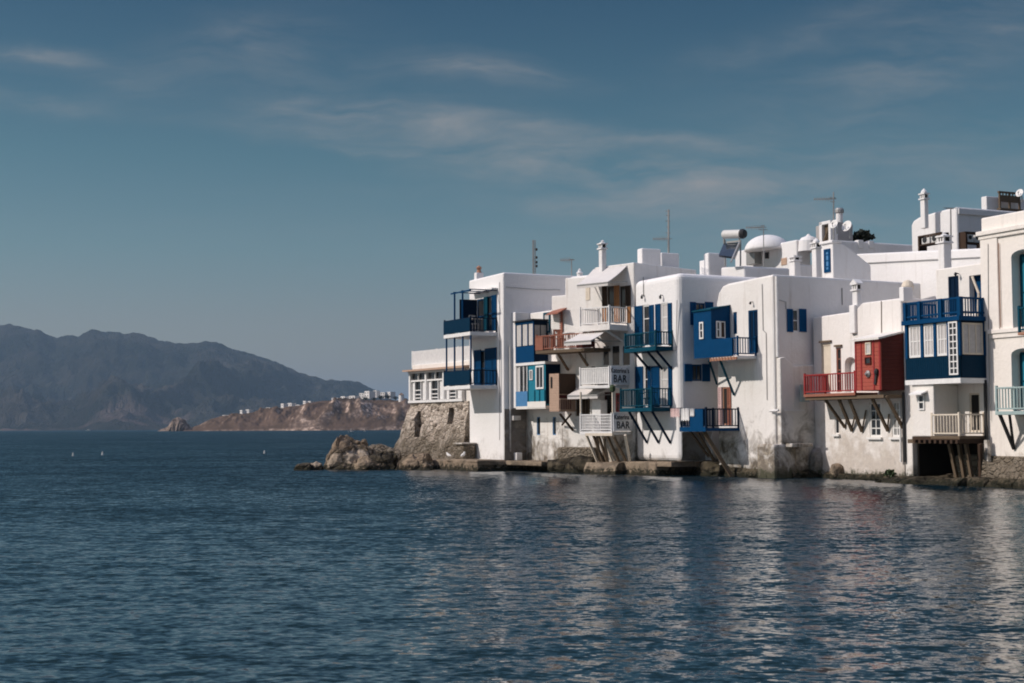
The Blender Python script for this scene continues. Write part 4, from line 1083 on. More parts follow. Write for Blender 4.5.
def dish(x, y, d, r, label, az=(-.75, -.6, .35)):
    c = at(x, y, d); ax = Vector(az).normalized()
    e = empty('satellite_dish', c - Vector((0, 0, r)), label, 'satellite dish', 'rooftop satellite dishes')
    mb = MB(); n = 18
    prof = [(0.02, 0), (r * .35, r * .03), (r * .7, r * .12), (r, r * .26)]
    mb.lathe(c, prof + [(r * .98, r * .28), (r * .68, r * .15), (r * .33, r * .06), (.02, r * .04)], n, ax)
    mb.build('reflector', M['white_paint'], e, smooth=True)
    mb = MB(); mb.tube(c - ax * .03, c - ax * .2 - Vector((0, 0, r * .5)), .03); mb.tube(c - ax * .2 - Vector((0, 0, r * .5)), c - ax * .2 - Vector((0, 0, r * 1.7)), .035); mb.bar(c - Vector((0, 0, r * .8)) + ax * .15, c + ax * r * .8, .025); mb.lathe(c + ax * r * .8, [(.04, -.05), (.05, .05)], 8, ax)
    mb.build('mount', M['metal'], e)
    return e

# long white wall behind houses 5 and 6 and the grey roof edge left of it
r, F, S, z1, v = bghouse('long low white house behind the navy terrace railing, with a cable across', 856, 1000, 1010, 247.2, 64, yt0=253.8, maxside=2.5)
mb = MB(); za = F.hit(870, 262, .05)[1]; zb = F.hit(985, 257, .05)[1]; a = F.hit(862, 262, .05)[0]; b = F.hit(985, 257, .05)[0]
mb.bar(F.w(a, .04, za), F.w(b, .04, zb), .04); mb.build('cable', M['metal'], r)
# long grey-shaded house behind
r, F, S, z1, v = bghouse('long shaded house behind the stair hut, two small bumps on its roof edge', 828, 838, 930, 240, 76, maxside=14)
for x in (860.5, 871):
    u, z = S.hit(x, 242); mb = MB(); S.box(mb, u - .18, u + .18, -.3, .05, z - .35, z1 + .08); mb.build('roof_spout', M['white_roof'], r, .04)
# stair hut with blue door
F = Face.right(822, 833, 69, 260); S = F.side(F.W)
z0 = .5; z1 = F.hit(833, 241.5)[1]; v = S.hit(871, 268)[0]; zlo = S.hit(871, 265.5)[1]; zf = F.hit(828, 274.5)[1]
r = empty('house', (F.O.x, F.O.y, .5), 'small white stair hut with a blue door and a sloping top on the roof', 'roof hut', 'white houses on the slope behind')
mb = MB(); mb.prism([S.w(0, 0, z0), S.w(v, 0, z0), S.w(v, 0, zlo), S.w(.75, 0, z1 - .12), (S.w(0, 0, z1))], (F.t.x * -F.W, F.t.y * -F.W, 0)); w_ = mb.build('wall', M['white_roof'], r, .04)
hh = House.__new__(House); hh.F = F; hh.root = r; hh.cut = MB(); hh.ncut = 0
u0, u1, za, zb = F.rect(824.5, 830.8, 249, 272.5)
hh.window(F, 0, 0, 0, 0, cut=False, rect=(u0, u1, za, zb), frame='blue', pane='sky_blue', nz=4, fw=.14, name='door')
mb = MB(); F.box(mb, -.1, F.W + .08, -.5, .1, z1 - .05, z1 + .08); mb.build('coping', M['white_roof'], r, .02)
# domed house
r, F, S, z1, v = bghouse('white domed chapel like house with two tiny square windows and a grey panel', 735, 797, 811, 239.5, 80, yt0=251.5, maxside=3)
dc = at(767.5, 251, 82.5); zt = at(767.5, 235, 82.5).z; rr = 23 / FPX * 82.5
prof = [(rr * math.cos(a) if a < 1.57 else .02, (zt - dc.z) * math.sin(a)) for a in [i * PI / 2 / 10 for i in range(11)]]
mb = MB(); mb.lathe(dc, prof, 32); mb.build('dome', M['white_roof'], r, smooth=True)
for y in (253.3, 260.5):
    u0, u1, za, zb = F.rect(748, 752, y - 2, y + 2); mb = MB(); F.box(mb, u0, u1, -.0, .02, za, zb); mb.build('window', M['interior'], r)
u0, u1, za, zb = F.rect(753, 761.5, 249, 265); mb = MB(); F.box(mb, u0, u1, 0, .5, za, zb); mb.build('roof_cabinet', M['metal'], r, .03)
u0, u1, za, zb = F.rect(781.5, 787, 258, 265); mb = MB(); F.box(mb, u0, u1, 0, .03, za, zb); mb.build('shutter', M['tan_boards'], r)
u, z = F.hit(768, 256); mb = MB(); F.box(mb, u - .1, u + .1, 0, .15, z - .15, z + .2); mb.build('vent', M['iron'], r)
antenna(763.5, 264, 225, 77, 'thin antenna pole in front of the white dome', arms=((.02, .12), (.12, .25)), boom=(.06, .9))
# low parapet boxes in front
r, F, S, z1, v = bghouse('low white house with a long brownish shaded parapet below the domed house', 721, 744.5, 790, 266, 73.5, yt0=267.5, maxside=3.6)
r, F, S, z1, v = bghouse('white house roof with a plain square stair box, left of the solar water heater', 703.5, 708.3, 727, 252.5, 76, maxside=1.6, yb=266)
mb = MB(); F.box(mb, -.5, 0, -1.2, -.05, .5, z1 - .35); mb.build('wall', M['white_roof'], r, .04)
# solar heater
e = empty('solar_water_heater', at(730, 258, 74.5), 'rooftop solar water heater with a white tank above a dark sloping panel', 'water heater')
a = at(723.5, 234.5, 75.2); b = at(743, 233.8, 74.2); ax = (b - a).normalized(); rt = 4.4 / FPX * 75
mb = MB(); mb.lathe(a, [(rt * .8, 0), (rt, .06), (rt, (b - a).length - .12), (rt, (b - a).length - .1)], 20, ax); mb.build('tank', M['ac_white'], e, smooth=False)
mb = MB(); mb.lathe(b - ax * .1, [(rt * 1.12, 0), (rt * 1.15, .1), (rt * .9, .22), (.05, .25)], 20, ax); mb.build('tank_end', M['iron'], e)
P = [at(724, 244.5, 75.2), at(739.5, 243.5, 74.4), at(734, 258, 73.2), at(719, 256, 74.0)]
n = (P[1] - P[0]).cross(P[3] - P[0]).normalized() * .06
mb = MB(); mb.hexa([p - n for p in P] + [p + n for p in P]); mb.build('collector', M['panel'], e)
mb = MB(); up_ = Vector((0, 0, 1))
mb.bar(at(740.5, 240, 74.2), at(740.5, 266, 74.2), .06); mb.bar(P[1], P[2], .12); mb.bar(at(725, 240, 75.4), at(725, 266, 75.4), .06)
mb.bar(P[0] + up_ * .05, P[0] + up_ * .35, .06); mb.bar(P[1], P[1] + up_ * .35, .06); mb.bar(at(727, 242.5, 75), at(740, 241, 74.3), .09); mb.bar(at(740, 241, 74.2), at(731, 262, 72.9), .07)
mb.build('stand', M['metal'], e)
# small finialed chimneys
r, F, S, z1, v = bghouse('white house in shade with two bumpy plastered chimneys, between dome and stair hut', 797.5, 798.5, 822, 264, 73, maxside=5)
K = Face.right(788.5, 794, 70.5, 268); chimney(r, K, 789.5, 794.5, 800.5, 274, 255, style='pot', extra=1)
K = Face.right(811, 815.5, 71.5, 255); chimney(r, K, 811.5, 816, 821.5, 267, 239, style='round', extra=1)
mb = MB(); c = at(808.5, 241, 80); mb.lathe(c, [(.6, -.6), (.55, 0), (.4, .18), (.15, .28), (.04, .4)], 16); mb.build('roof_dome', M['white_roof'], r)
# cluttered terrace
F = Face.right(819, 830.5, 78, 230); S = F.side(F.W)
r = empty('house', (F.O.x, F.O.y, .5), 'roof room with white frame, brown slats and grey side wall', 'roof room', 'white houses on the slope behind')
z0, z1 = S.hit(840, 241)[1], F.hit(830, 220)[1]; u0 = 0
mb = MB(); F.box(mb, 0, F.W, -.5, 0, .5, z0); F.box(mb, 0, .25, -.5, 0, z0, z1); F.box(mb, 0, F.W, -.5, 0, z1 - .18, z1); F.box(mb, F.W - .2, F.W, -.5, 0, z0, z1 - .18); mb.build('wall', M['white_roof'], r, .02)
mb = MB()
for i in range(7): u = .25 + (F.W - .45) * i / 7; F.box(mb, u, u + .09, -.3, -.2, z0, z1 - .18)
mb.bar(F.w(.25, -.1, z0), F.w(F.W - .2, -.1, z1 - .3), .08); mb.build('slats', M['wood'], r)
v1 = S.hit(853, 231)[0]; zg = S.hit(845, 222)[1]
mb = MB(); mb.prism([S.w(.5, 0, z0 - 1), S.w(v1, 0, z0 - 1), S.w(v1, 0, zg - .1), S.w(.5, 0, zg)], (-S.n.x * 2, -S.n.y * 2, 0)); mb.build('side_wall', M['grey_plain'], r, .04)
c = S.w(S.hit(845.2, 222)[0], -.5, zg - .1); ztc = at(845, 207.5, 79).z
mb = MB(); mb.lathe(c, [(.20, 0), (.19, ztc - c.z - .35), (.17, ztc - c.z - .34)], 12); ch = mb.build('chimney', M['white_roof'], r)
mb = MB(); mb.lathe(Vector((c.x, c.y, ztc - .36)), [(.17, 0), (.26, .05), (.26, .2), (.2, .3)], 12); mb.build('cap', M['metal'], ch)
dish(834.5, 224.5, 77.2, .26, 'smaller satellite dish in front of the roof room, left of the round chimney')
dish(847.5, 226.5, 77.0, .32, 'larger satellite dish on the grey wall below the round chimney')
antenna(833.5, 241, 192, 77.5, 'tall rooftop aerial with a long boom pointing left, above the satellite dishes', arms=((.12, .18), (.2, .12)), boom=(.14, 1.0), r=.05)
# dark bush
def bush(c, rx, ry, rz, n, label, name='bush', mat='leaf_dark', size=.12):
    rnd = random.Random(5); mb = MB()
    for i in range(n):
        d = Vector((rnd.gauss(0, 1), rnd.gauss(0, 1), rnd.gauss(0, 1))).normalized() * (rnd.random() ** .4)
        k = 1 + .35 * noise.noise(d * 2)
        p = Vector(c) + Vector((d.x * rx * k, d.y * ry * k, d.z * rz * k))
        a = Vector((rnd.gauss(0, 1), rnd.gauss(0, 1), rnd.gauss(0, 1))).normalized() * size; b = a.cross(Vector((rnd.gauss(0, 1), rnd.gauss(0, 1), rnd.gauss(0, 1)))).normalized() * size * .6
        mb.add([p - a, p + b, p + a, p - b], [(0, 1, 2, 3)])
    return tag(mb.build(name, M[mat]), label, name)
bush(at(862, 236.5, 80), .55, .5, .32, 700, 'dark evergreen bush showing above the long shaded house')
bush(at(869, 237.5, 80), .35, .4, .16, 220, 'low dark clipped plant right of the dark evergreen bush', size=.09)
# tall white building top right
F = Face.right(911, 957, 73, 225); S = F.side(F.W)
r = empty('house', (F.O.x, F.O.y, .5), 'tall white building with a curved roof shoulder and round capped chimney, top right', 'house', 'white houses on the slope behind')
q = poly(F, [(911, 225), (913.5, 220.5), (919, 217), (935, 212), (955, 207)])
mb = MB(); mb.prism([F.w(0, 0, .5), F.w(F.W, 0, .5), F.w(F.W, 0, q[4][1])] + [F.w(u, 0, z) for u, z in q[::-1][1:]], (-F.n.x * 7, -F.n.y * 7, 0))
mb.build('wall', M['white_roof'], r, .1)
K = Face.right(920, 924, 74, 210); chimney(r, K, 920, 924.5, 928.5, 219, 189.5, style='round', extra=.5)
mb = MB(); v2 = S.hit(1040, 215)[0]; S.box(mb, .1, 7, .0, .06, q[4][1] - .38, q[4][1] - .08); mb.build('roof_edge', M['white_roof'], r, .02)
def ac_rack(F, x0, x1, y0, y1, n, label, o=0):
    u0, u1, z0, z1 = F.rect(x0, x1, y0, y1, o)
    e = empty('air_conditioner_rack', F.w((u0 + u1) / 2, o, z0), label, 'air conditioners')
    mb = MB()
    for u in (u0, u1): F.box(mb, u - .05, u + .05, o - .5, o, z0 - .2, z1)
    for z in (z1, z0 + .35 * (z1 - z0)): F.box(mb, u0 - .05, u1 + .05, o - .5, o - .4, z - .06, z); F.box(mb, u0 - .05, u1 + .05, o - .08, o, z - .06, z)
    mb.build('rack', M['wood_dark'], e)
    w = (u1 - u0 - .2) / n
    for i in range(n):
        a = u0 + .1 + w * i + .06; mb = MB(); F.box(mb, a, a + w - .12, o - .38, o - .06, z0 + .36 * (z1 - z0), z1 - .14); b = mb.build('air_conditioner', M['ac_white'], e, .02)
        mb = MB(); c = F.w(a + (w - .12) * .4, o - .058, z0 + .66 * (z1 - z0)); mb.lathe(c, [(w * .22, 0), (w * .22, .02), (.02, .03)], 14, Vector((F.n.x, F.n.y, 0))); mb.build('fan_grille', M['iron'], b)
    return e
Fr = Face.right(917.5, 941, 70, 240)
ac_rack(Fr, 918.5, 940.5, 234, 248, 2, 'pair of air conditioner units on a brown rack below the round capped chimney')
Fs = Face(S.w(0, 1.2, 0).xy, S.t)
ac_rack(Fs, 966.5, 984, 232, 248, 2, 'air conditioner units on a brown rack in front of the tall building’s shaded end')
antenna(950.7, 246, 208, 72.0, 'dark aerial pole standing against the lit wall of the tall white building', arms=((0, .35), (.02, .2)), r=.05)
# upper box with pergola
F = Face.right(981, 986.5, 84, 201); S = F.side(F.W)
r = empty('house', (F.O.x, F.O.y, .5), 'flat white roof house with a brown rooftop pergola, highest at the right edge', 'house', 'white houses on the slope behind')
z1 = F.hit(986, 196)[1]; v = 6
mb = MB(); F.box(mb, 0, F.W, -v, 0, .5, z1); mb.build('wall', M['white_roof'], r, .05)
a, z0 = S.hit(995.5, 204); b, _ = S.hit(1015, 204); _, zt = S.hit(1005, 194.5)
mb = MB()
for u in (a, (a + b) / 2, b): S.box(mb, u - .05, u + .05, .3, .4, z0 - .3, zt)
S.box(mb, a - .1, b + .1, .28, .42, zt, zt + .1); S.box(mb, a, b, .3, .36, z0 + .1, z0 + .5); S.box(mb, a - .1, b + .1, .2, .5, z0 - .4, z0 - .3)
for i in range(6): u = a + (b - a) * i / 6; S.box(mb, u, u + .05, .3, .36, z0 + .5, zt)
mb.build('pergola', M['wood'], r)
dish(1020, 193.3, 80, .24, 'round white satellite dish above the pergola at the right edge')
# antennas on the left
def lattice_mast(x, yb, yt, d, label):
    a = at(x, yb, d); b = at(x, yt, d); e = empty('antenna', a, label, 'antenna', 'rooftop antennas')
    mb = MB(); w = .10
    P = [Vector((a.x + w * math.cos(t), a.y + w * math.sin(t), 0)) for t in (.3, 2.4, 4.5)]
    for p in P: mb.bar(p + Vector((0, 0, a.z - .8)), p + Vector((0, 0, b.z)), .03)
    n = 16
    for i in range(n):
        z = a.z - .5 + (b.z - a.z + .5) * i / n; z2 = z + (b.z - a.z + .5) / n
        for k in range(3): mb.bar(P[k] + Vector((0, 0, z)), P[(k + 1) % 3] + Vector((0, 0, z2)), .025)
    mb.build('mast', M['metal'], e)
    for f in (.3, .55, .7, .82): z = b.z - (b.z - a.z) * f; mb = MB(); mb.lathe(Vector((a.x + .17, a.y - .1, z)), [(.05, -.08), (.07, 0), (.05, .08)], 8); mb.build('transmitter', M['iron'], e)
    return e
lattice_mast(534, 272, 240, 90, 'slim lattice mast with small transmitters, leftmost of the antennas on the roofs')
antenna(668.5, 268, 209.5, 76, 'tall dark rooftop mast standing above the bar house, taller than its neighbours', arms=((.03, .12), (.1, .12), (.2, .14), (.3, .1), (.4, .14), (.5, .1)), r=.07, boom=(.50, .8))
antenna(571.5, 277, 259, 79, 'short television aerial with a boom pointing left beside the little white chimney', arms=((.02, .12),), boom=(.05, .6), r=.04)
# statue/figure-like pots and furniture
def chair(F, x, y, o, label, mat='white_paint', turn=0):
    u, z = F.hit(x, y, o); p = F.w(u, o, z)
    e = empty('chair', p, label, 'chair', 'chairs on the balconies')
    def q(a, b, c):
        ca, sa = math.cos(turn), math.sin(turn); return p + Vector((a * ca - b * sa, a * sa + b * ca, c))
    mb = MB(); mb.hexa([q(-.2, -.2, .42), q(.2, -.2, .42), q(.2, .2, .42), q(-.2, .2, .42), q(-.2, -.2, .46), q(.2, -.2, .46), q(.2, .2, .46), q(-.2, .2, .46)]); mb.build('seat', M[mat], e)
    mb = MB(); mb.bar(q(-.18, .2, .88), q(.18, .2, .88), .05, .1); mb.bar(q(-.18, .2, .68), q(.18, .2, .68), .03, .05)
    for a in (-.18, .18): mb.bar(q(a, .19, .46), q(a, .21, .9), .035)
    mb.build('backrest', M[mat], e)
    for a in (-.18, .18):
        for b in (-.18, .18): mb = MB(); mb.bar(q(a, b, 0), q(a, b, .42), .035); mb.build('leg', M[mat], e)
    return e
def table(F, x, y, o, label, mat='white_paint'):
    u, z = F.hit(x, y, o); p = F.w(u, o, z); e = empty('table', p, label, 'table', 'small tables on the balconies')
    mb = MB(); mb.lathe(p + Vector((0, 0, .70)), [(.32, 0), (.33, .02), (.32, .04)], 16); mb.build('tabletop', M[mat], e)
    mb = MB(); mb.tube(p, p + Vector((0, 0, .7)), .03); mb.lathe(p, [(.2, 0), (.05, .04)], 12); mb.build('leg', M[mat], e); return e
def floor_item(fn, F, x, yf, o, label, **k): return fn(F, x, yf, o, label, **k)
chair(FA, 474, 331.8, .9, 'chair on the upper balcony of the tall seaward house, nearer the parasol posts', mat='metal', turn=.5)
table(FA, 477.5, 331.8, .7, 'small round table on the upper balcony of the tall seaward house', mat='metal')
table(FC, 601, 385, .9, 'small round table on the middle bar balcony before the sliding doors', mat='wood_dark')
chair(FC, 597, 385, .7, 'dark chair on the middle bar balcony left of its table', mat='wood_dark', turn=1)
chair(FC, 617, 385, .5, 'pinkish chair on the middle bar balcony at the right sliding door', mat='pink_cloth', turn=2)
chair(FC, 560, 347.3, .6, 'rusty chair on the brown railed balcony below the red door', mat='rust', turn=.8)
table(FC, 569, 347.3, .7, 'little pale table on the brown railed balcony beside the rusty chair', mat='white_paint')
chair(F3, 645, 407.5, .6, 'teal chair on the lower blue balcony beside the bar sign', mat='teal', turn=.7)
table(F3, 651, 407.5, .6, 'blue round table on the lower blue balcony beside the bar sign', mat='teal')
# laundry
def cloth(F, xa, xb, y0, y1, o, mat, label, group='laundry on the lowest blue balcony'):
    u0, z1 = F.hit(xa, y0, o); u1, _ = F.hit(xb, y0, o); z0 = F.hit(xa, y1, o)[1]
    mb = MB(); nu, nz_ = 10, 8; vs = []
    for s_ in (0, .012):
        for k in range(nz_ + 1):
            for i in range(nu + 1):
                f = k / nz_; u = u0 + (u1 - u0) * (i / nu) * (1 - .12 * (1 - f)) ; oo = o + .05 + .05 * math.sin(i * 1.7) * (1 - f) + s_
                vs.append(F.w(u, oo, z1 + (z0 - z1) * (1 - (1 - f)) * 1.0 - (0 if k == 0 else .04 * math.sin(i * 2.1 + k)))) 
    W_ = nu + 1; L_ = (nu + 1) * (nz_ + 1); fs = []
    for k in range(nz_):
        for i in range(nu):
            a = k * W_ + i; fs.append((a, a + 1, a + W_ + 1, a + W_)); fs.append((a + L_, a + L_ + W_, a + L_ + W_ + 1, a + L_ + 1))
    mb.add(vs, fs); return tag(mb.build('towel', M[mat]), label, 'towel', group)
cloth(F4, 671.5, 680.5, 408.5, 417, 1.9, 'pink_cloth', 'pale pink towel hanging furthest left on the lowest blue balcony')
cloth(F4, 682, 690, 408.5, 420.5, 1.9, 'white_cloth', 'white towel hanging in the middle of the laundry on the lowest blue balcony')
cloth(F4, 690.8, 695, 408.5, 416, 1.9, 'white_cloth', 'small white cloth hanging last on the right of the laundry')
u, z = F4.hit(671, 408.3, 1.9); u2, _ = F4.hit(682, 408.3, 1.9)
mb = MB(); mb.bar(F4.w(u, 1.87, z), F4.w(u2, 1.87, z), .03); tag(mb.build('clothes_pole', M['iron']), 'thin pole holding the pink towel past the end of the blue balcony', 'pole')
# plants
p = F5.w(F5.hit(899, 470)[0], .45, .25)
bush(p + Vector((0, 0, .1)), .25, .2, .16, 120, 'low green plants growing at the waterline by the drain pipe', name='plant', mat='leaf', size=.08)
# white post / gulls near stone base
def gull(p, label, s=1.0, turn=0):
    mb = MB(); d = Vector((math.cos(turn), math.sin(turn), 0)); up = Vector((0, 0, 1))
    me = bpy.data.meshes.new('seagull')
    V = [p + up * .14 * s - d * .26 * s, p + up * .16 * s - d * .12 * s, p + up * .18 * s, p + up * .25 * s + d * .12 * s, p + up * .33 * s + d * .15 * s, p + up * .33 * s + d * .25 * s]
    me.from_pydata([tuple(v) for v in V], [(i, i + 1) for i in range(5)], [])
    o = bpy.data.objects.new('seagull', me); COL.objects.link(o)
    m = o.modifiers.new('s', 'SKIN'); o.modifiers.new('u', 'SUBSURF').levels = 2
    for v, r_ in zip(me.skin_vertices[0].data, (.02, .07, .09, .06, .05, .008)): v.radius = (r_ * s, r_ * s)
    me.skin_vertices[0].data[2].use_root = True
    bpy.context.view_layer.update()
    nm = bpy.data.meshes.new_from_object(o.evaluated_get(bpy.context.evaluated_depsgraph_get())); bpy.data.objects.remove(o)
    g = link(nm, 'seagull', M['white_cloth'], smooth=True); tag(g, label, 'seagull', 'seagulls')
    return g
# ================================================================== quay, rocks, land
def rock(pts, depth_o, name, label, cat, mat, seed, sub=4, amp=.35, group=None, kind=None):
    pass

def boulder(c, size, seed, mat='rock', amp=.30, sub=4, rot=0, sharp=1.0):
    """one displaced boulder, returned as a mesh in world coordinates"""
    bm = bmesh.new(); bmesh.ops.create_icosphere(bm, subdivisions=sub, radius=1)
    cr, sr = math.cos(rot), math.sin(rot)
    for v in bm.verts:
        p = v.co.copy()
        q = Vector((abs(p.x) ** .75 * (1 if p.x > 0 else -1), abs(p.y) ** .75 * (1 if p.y > 0 else -1), abs(p.z) ** .75 * (1 if p.z > 0 else -1)))
        n = noise.noise(p * 1.3 + Vector((seed, 0, 0))) * amp + noise.noise(p * 3.1 + Vector((0, seed, 0))) * amp * .45 + (1 - abs(noise.noise(p * 2.2 + Vector((seed, seed, 0)))) * 2) * amp * .35 + noise.noise(p * 8 + Vector((seed, 3, 0))) * amp * .14
        q *= 1 + n
        q = Vector((q.x * size[0], q.y * size[1], q.z * size[2]))
        v.co = Vector((q.x * cr - q.y * sr, q.x * sr + q.y * cr, q.z)) + Vector(c)
    me = bpy.data.meshes.new('rock'); bm.to_mesh(me); bm.free(); return me
def put_boulder(x, yb, Y, size, seed, label=None, mat='rock', zc=0, name='rock', group='rocks at the waterline', cat='rock', **k):
    p = at(x, yb, Y); c = (p.x, Y, zc)
    o = link(boulder(c, size, seed, **k), name, M[mat])
    return tag(o, label, cat, group)

# big boulder at the headland of the row, built with a silhouette profile
def ridge_rock(prof, Y, depth, seed, label, name='rock', mat='rock', amp=.5, nx=70, ny=36, zb=-.5, group=None, cat='rock'):
    """rock mass: profile of picture points gives its crest, sides fall to the water on both sides"""
    P = [(at(x, y, Y).x, at(x, y, Y).z) for x, y in prof]
    def crest(X):
        if X <= P[0][0]: return P[0][1]
        for (a, b), (c, d) in zip(P, P[1:]):
            if X <= c: return b + (d - b) * (X - a) / (c - a + 1e-9)
        return P[-1][1]
    vs = []; fs = []
    x0, x1 = P[0][0], P[-1][0]
    for j in range(ny + 1):
        f = j / ny; s = 2 * f - 1
        for i in range(nx + 1):
            X = x0 + (x1 - x0) * i / nx
            h = max(0, (1 - abs(s) ** 2.3)) ** .62
            z = zb + (crest(X) - zb) * h
            yy = Y + s * depth * (.75 + .25 * math.sin(PI * i / nx))
            q = Vector((X, yy, z)); e = min(1, h * 2.0) * .9 + .1
            n1 = noise.noise(q * .8 + Vector((seed, 0, 0))); n2 = noise.noise(q * 2.1 + Vector((0, seed, 0))); n3 = noise.noise(q * 5 + Vector((0, 0, seed)))
            rdg = (1 - abs(n1) * 2)
            d = (n1 * .5 + n2 * .3 + n3 * .14 + (rdg - .5) * .25) * amp * e
            if amp < 3:
                vd = noise.voronoi(Vector((q.x * .9 + n2 * .5 + seed, q.y * .9, q.z * 1.5 + q.x * .35)))[0]
                d -= max(0, .16 - (vd[1] - vd[0])) * 1.9 * amp * e * 1.2
            vs.append(Vector((X + n2 * amp * .4, yy + n1 * amp * .9 * (1 if s < .2 else .3), z + d * (1 if abs(s) > .12 else .4))))
    for j in range(ny):
        for i in range(nx):
            a = j * (nx + 1) + i; fs.append((a, a + 1, a + nx + 2, a + nx + 1))
    # closed underside
    b = len(vs)
    fs.append(tuple(range(nx, -1, -1))); fs.append(tuple(ny * (nx + 1) + i for i in range(nx + 1)))
    fs.append(tuple(j * (nx + 1) for j in range(ny + 1))); fs.append(tuple(j * (nx + 1) + nx for j in range(ny, -1, -1)))
    fs.append((0, ny * (nx + 1), ny * (nx + 1) + nx, nx))
    mb = MB(); mb.add(vs, fs); return tag(mb.build(name, M[mat]), label, cat, group)
ridge_rock([(327, 466), (328.5, 455), (333, 447), (337, 439), (341, 435.5), (348, 437), (354, 440.5), (364, 443), (369, 446), (371, 453), (373, 466)], 82, 2.6, 3, 'largest boulder at the tip of the row, pale on top with dark cracks', group='rocks at the waterline', amp=.55, nx=120, ny=60)
ridge_rock([(352, 467), (356, 460), (362, 457), (370, 458), (376, 460), (380, 467)], 79.5, 1.1, 8, 'low rounded brown rock in front of the largest boulder', group='rocks at the waterline', amp=.4)
ridge_rock([(368, 466), (370, 456), (376, 453), (386, 452), (395, 453), (398, 466)], 80.5, 1.2, 12, 'dark wet rock filling the gap between the boulder and the stone house', mat='rock_dark', group='rocks at the waterline', amp=.45)
ridge_rock([(363, 462), (365, 449), (372, 444.5), (380, 445), (388, 447), (400, 449), (402, 462)], 83.5, 1.0, 15, 'low rubble wall joining the boulder to the stone house', name='rubble_wall', mat='rubble', cat='wall', amp=.25)
ridge_rock([(294, 468), (297, 464.5), (303, 463), (310, 463.5), (311, 468)], 79, .5, 21, 'small dark rock awash, left one of the low pair', mat='rock_dark', group='rocks at the waterline', amp=.2)
ridge_rock([(308, 468), (310, 463.5), (316, 462), (321, 463.5), (323, 468)], 79.3, .5, 25, 'small brown rock awash, right one of the low pair beside the boulder', mat='rock', group='rocks at the waterline', amp=.2)
ridge_rock([(396, 470), (399, 461), (406, 456), (416, 453), (424, 454), (430, 459), (434, 470)], 79.6, 1.3, 31, 'brown ledge rock under the stone house corner', group='rocks at the waterline', amp=.5)
ridge_rock([(418, 472), (420, 464), (426, 462), (431, 465), (434, 472)], 78.0, .6, 34, 'small boulder at the left end of the quay', group='rocks at the waterline', amp=.3)

# quay: from the stone house to the first oriel, edge line from picture points
def quay_piece(pts, ztop, zbot, back, name, label, mat='quay', kind='structure', bevel=.05, cat=None):
    """pts: plan points of the water edge (world xy) left to right"""
    front = [Vector(p) for p in pts]; n = len(front)
    mb = MB(); vs = [Vector((p.x, p.y, zbot)) for p in front] + [Vector((p.x, p.y, ztop)) for p in front]
    bk = [p + Vector(back) for p in front]
    vs += [Vector((p.x, p.y, zbot)) for p in bk] + [Vector((p.x, p.y, ztop)) for p in bk]
    fs = []
    for i in range(n - 1):
        fs += [(i, i + 1, n + i + 1, n + i), (n + i, n + i + 1, 3 * n + i + 1, 3 * n + i), (2 * n + i + 1, 2 * n + i, 3 * n + i, 3 * n + i + 1), (i + 1, i, 2 * n + i, 2 * n + i + 1)]
    fs += [(0, n, 3 * n, 2 * n), (n - 1, 3 * n - 1, 4 * n - 1, 2 * n - 1)]
    fs = [f for f in fs]
    mb.add(vs, fs); o = mb.build(name, M[mat], None, bevel)
    return tag(o, label, cat, None, kind)
qa = [FT.w(FT.W - 4.6, 2.0, 0).xy, FT.w(FT.W, 1.9, 0).xy, FA.w(FA.W * .5, 1.9, 0).xy, FA.w(FA.W + .2, 1.7, 0).xy]
quay_piece(qa, .52, -.6, (3, 1.4), 'quay', None)
qb = [FA.w(FA.W + .22, 1.7, 0).xy, FB.w(.5, 1.5, 0).xy, FB.w(FB.W + .05, 1.3, 0).xy]
quay_piece(qb, .54, .30, (2.6, 1.2), 'quay', None)
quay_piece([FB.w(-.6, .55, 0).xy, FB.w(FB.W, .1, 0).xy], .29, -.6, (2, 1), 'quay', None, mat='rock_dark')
quay_piece([FA.w(FA.W - 3.2, 1.94, 0).xy, FA.w(FA.W + .25, 1.74, 0).xy], .58, .44, (1.5, .7), 'quay', None, mat='quay')
# base rocks below the bar
qc = [FC.w(-.02, 1.0, 0).xy, FC.w(1.2, 1.25, 0).xy, FC.w(2.6, 1.1, 0).xy, FC.w(3.6, .9, 0).xy]
def rock_shelf(F, u0, u1, o, zt, seed, name='rock_shelf', mat='rock', label='x', group='rocks at the waterline', back=-.4, amp=.3, nx=None, cat='rock', zend=None):
    nx = nx or max(8, int((u1 - u0) * 5)); ny = 10; vs = []; fs = []
    for j in range(ny + 1):
        f = j / ny
        for i in range(nx + 1):
            u = u0 + (u1 - u0) * i / nx
            oo = back + (o - back) * min(1, f / .55); z = (zt if zend is None else zt + (zend - zt) * i / nx) if f < .5 else ((zt if zend is None else zt + (zend - zt) * i / nx) + .6) * (1 - (f - .5) / .5) - .6
            if f >= .55: oo = o + .25 * (f - .55)
            q = F.w(u, oo, z)
            n1 = noise.noise(q * .9 + Vector((seed, 0, 0))); n2 = noise.noise(q * 2.6 + Vector((0, seed, 0)))
            vs.append(F.w(u, oo + (n1 * 1.0 + n2 * .5) * amp * (1 if f > .2 else 0), z + (n1 * .7 + n2 * .5) * amp * (1 if .02 < f < .9 else 0)))
    for j in range(ny):
        for i in range(nx):
            a = j * (nx + 1) + i; fs.append((a, a + 1, a + nx + 2, a + nx + 1))
    m = len(vs); vs += [F.w(u0, back, -.6), F.w(u1, back, -.6)]
    fs.append(tuple([j * (nx + 1) for j in range(ny + 1)] + [m])); fs.append(tuple([j * (nx + 1) + nx for j in range(ny, -1, -1)] + [m + 1]))
    mb = MB(); mb.add(vs, fs); return tag(mb.build(name, M[mat]), label, cat, group)
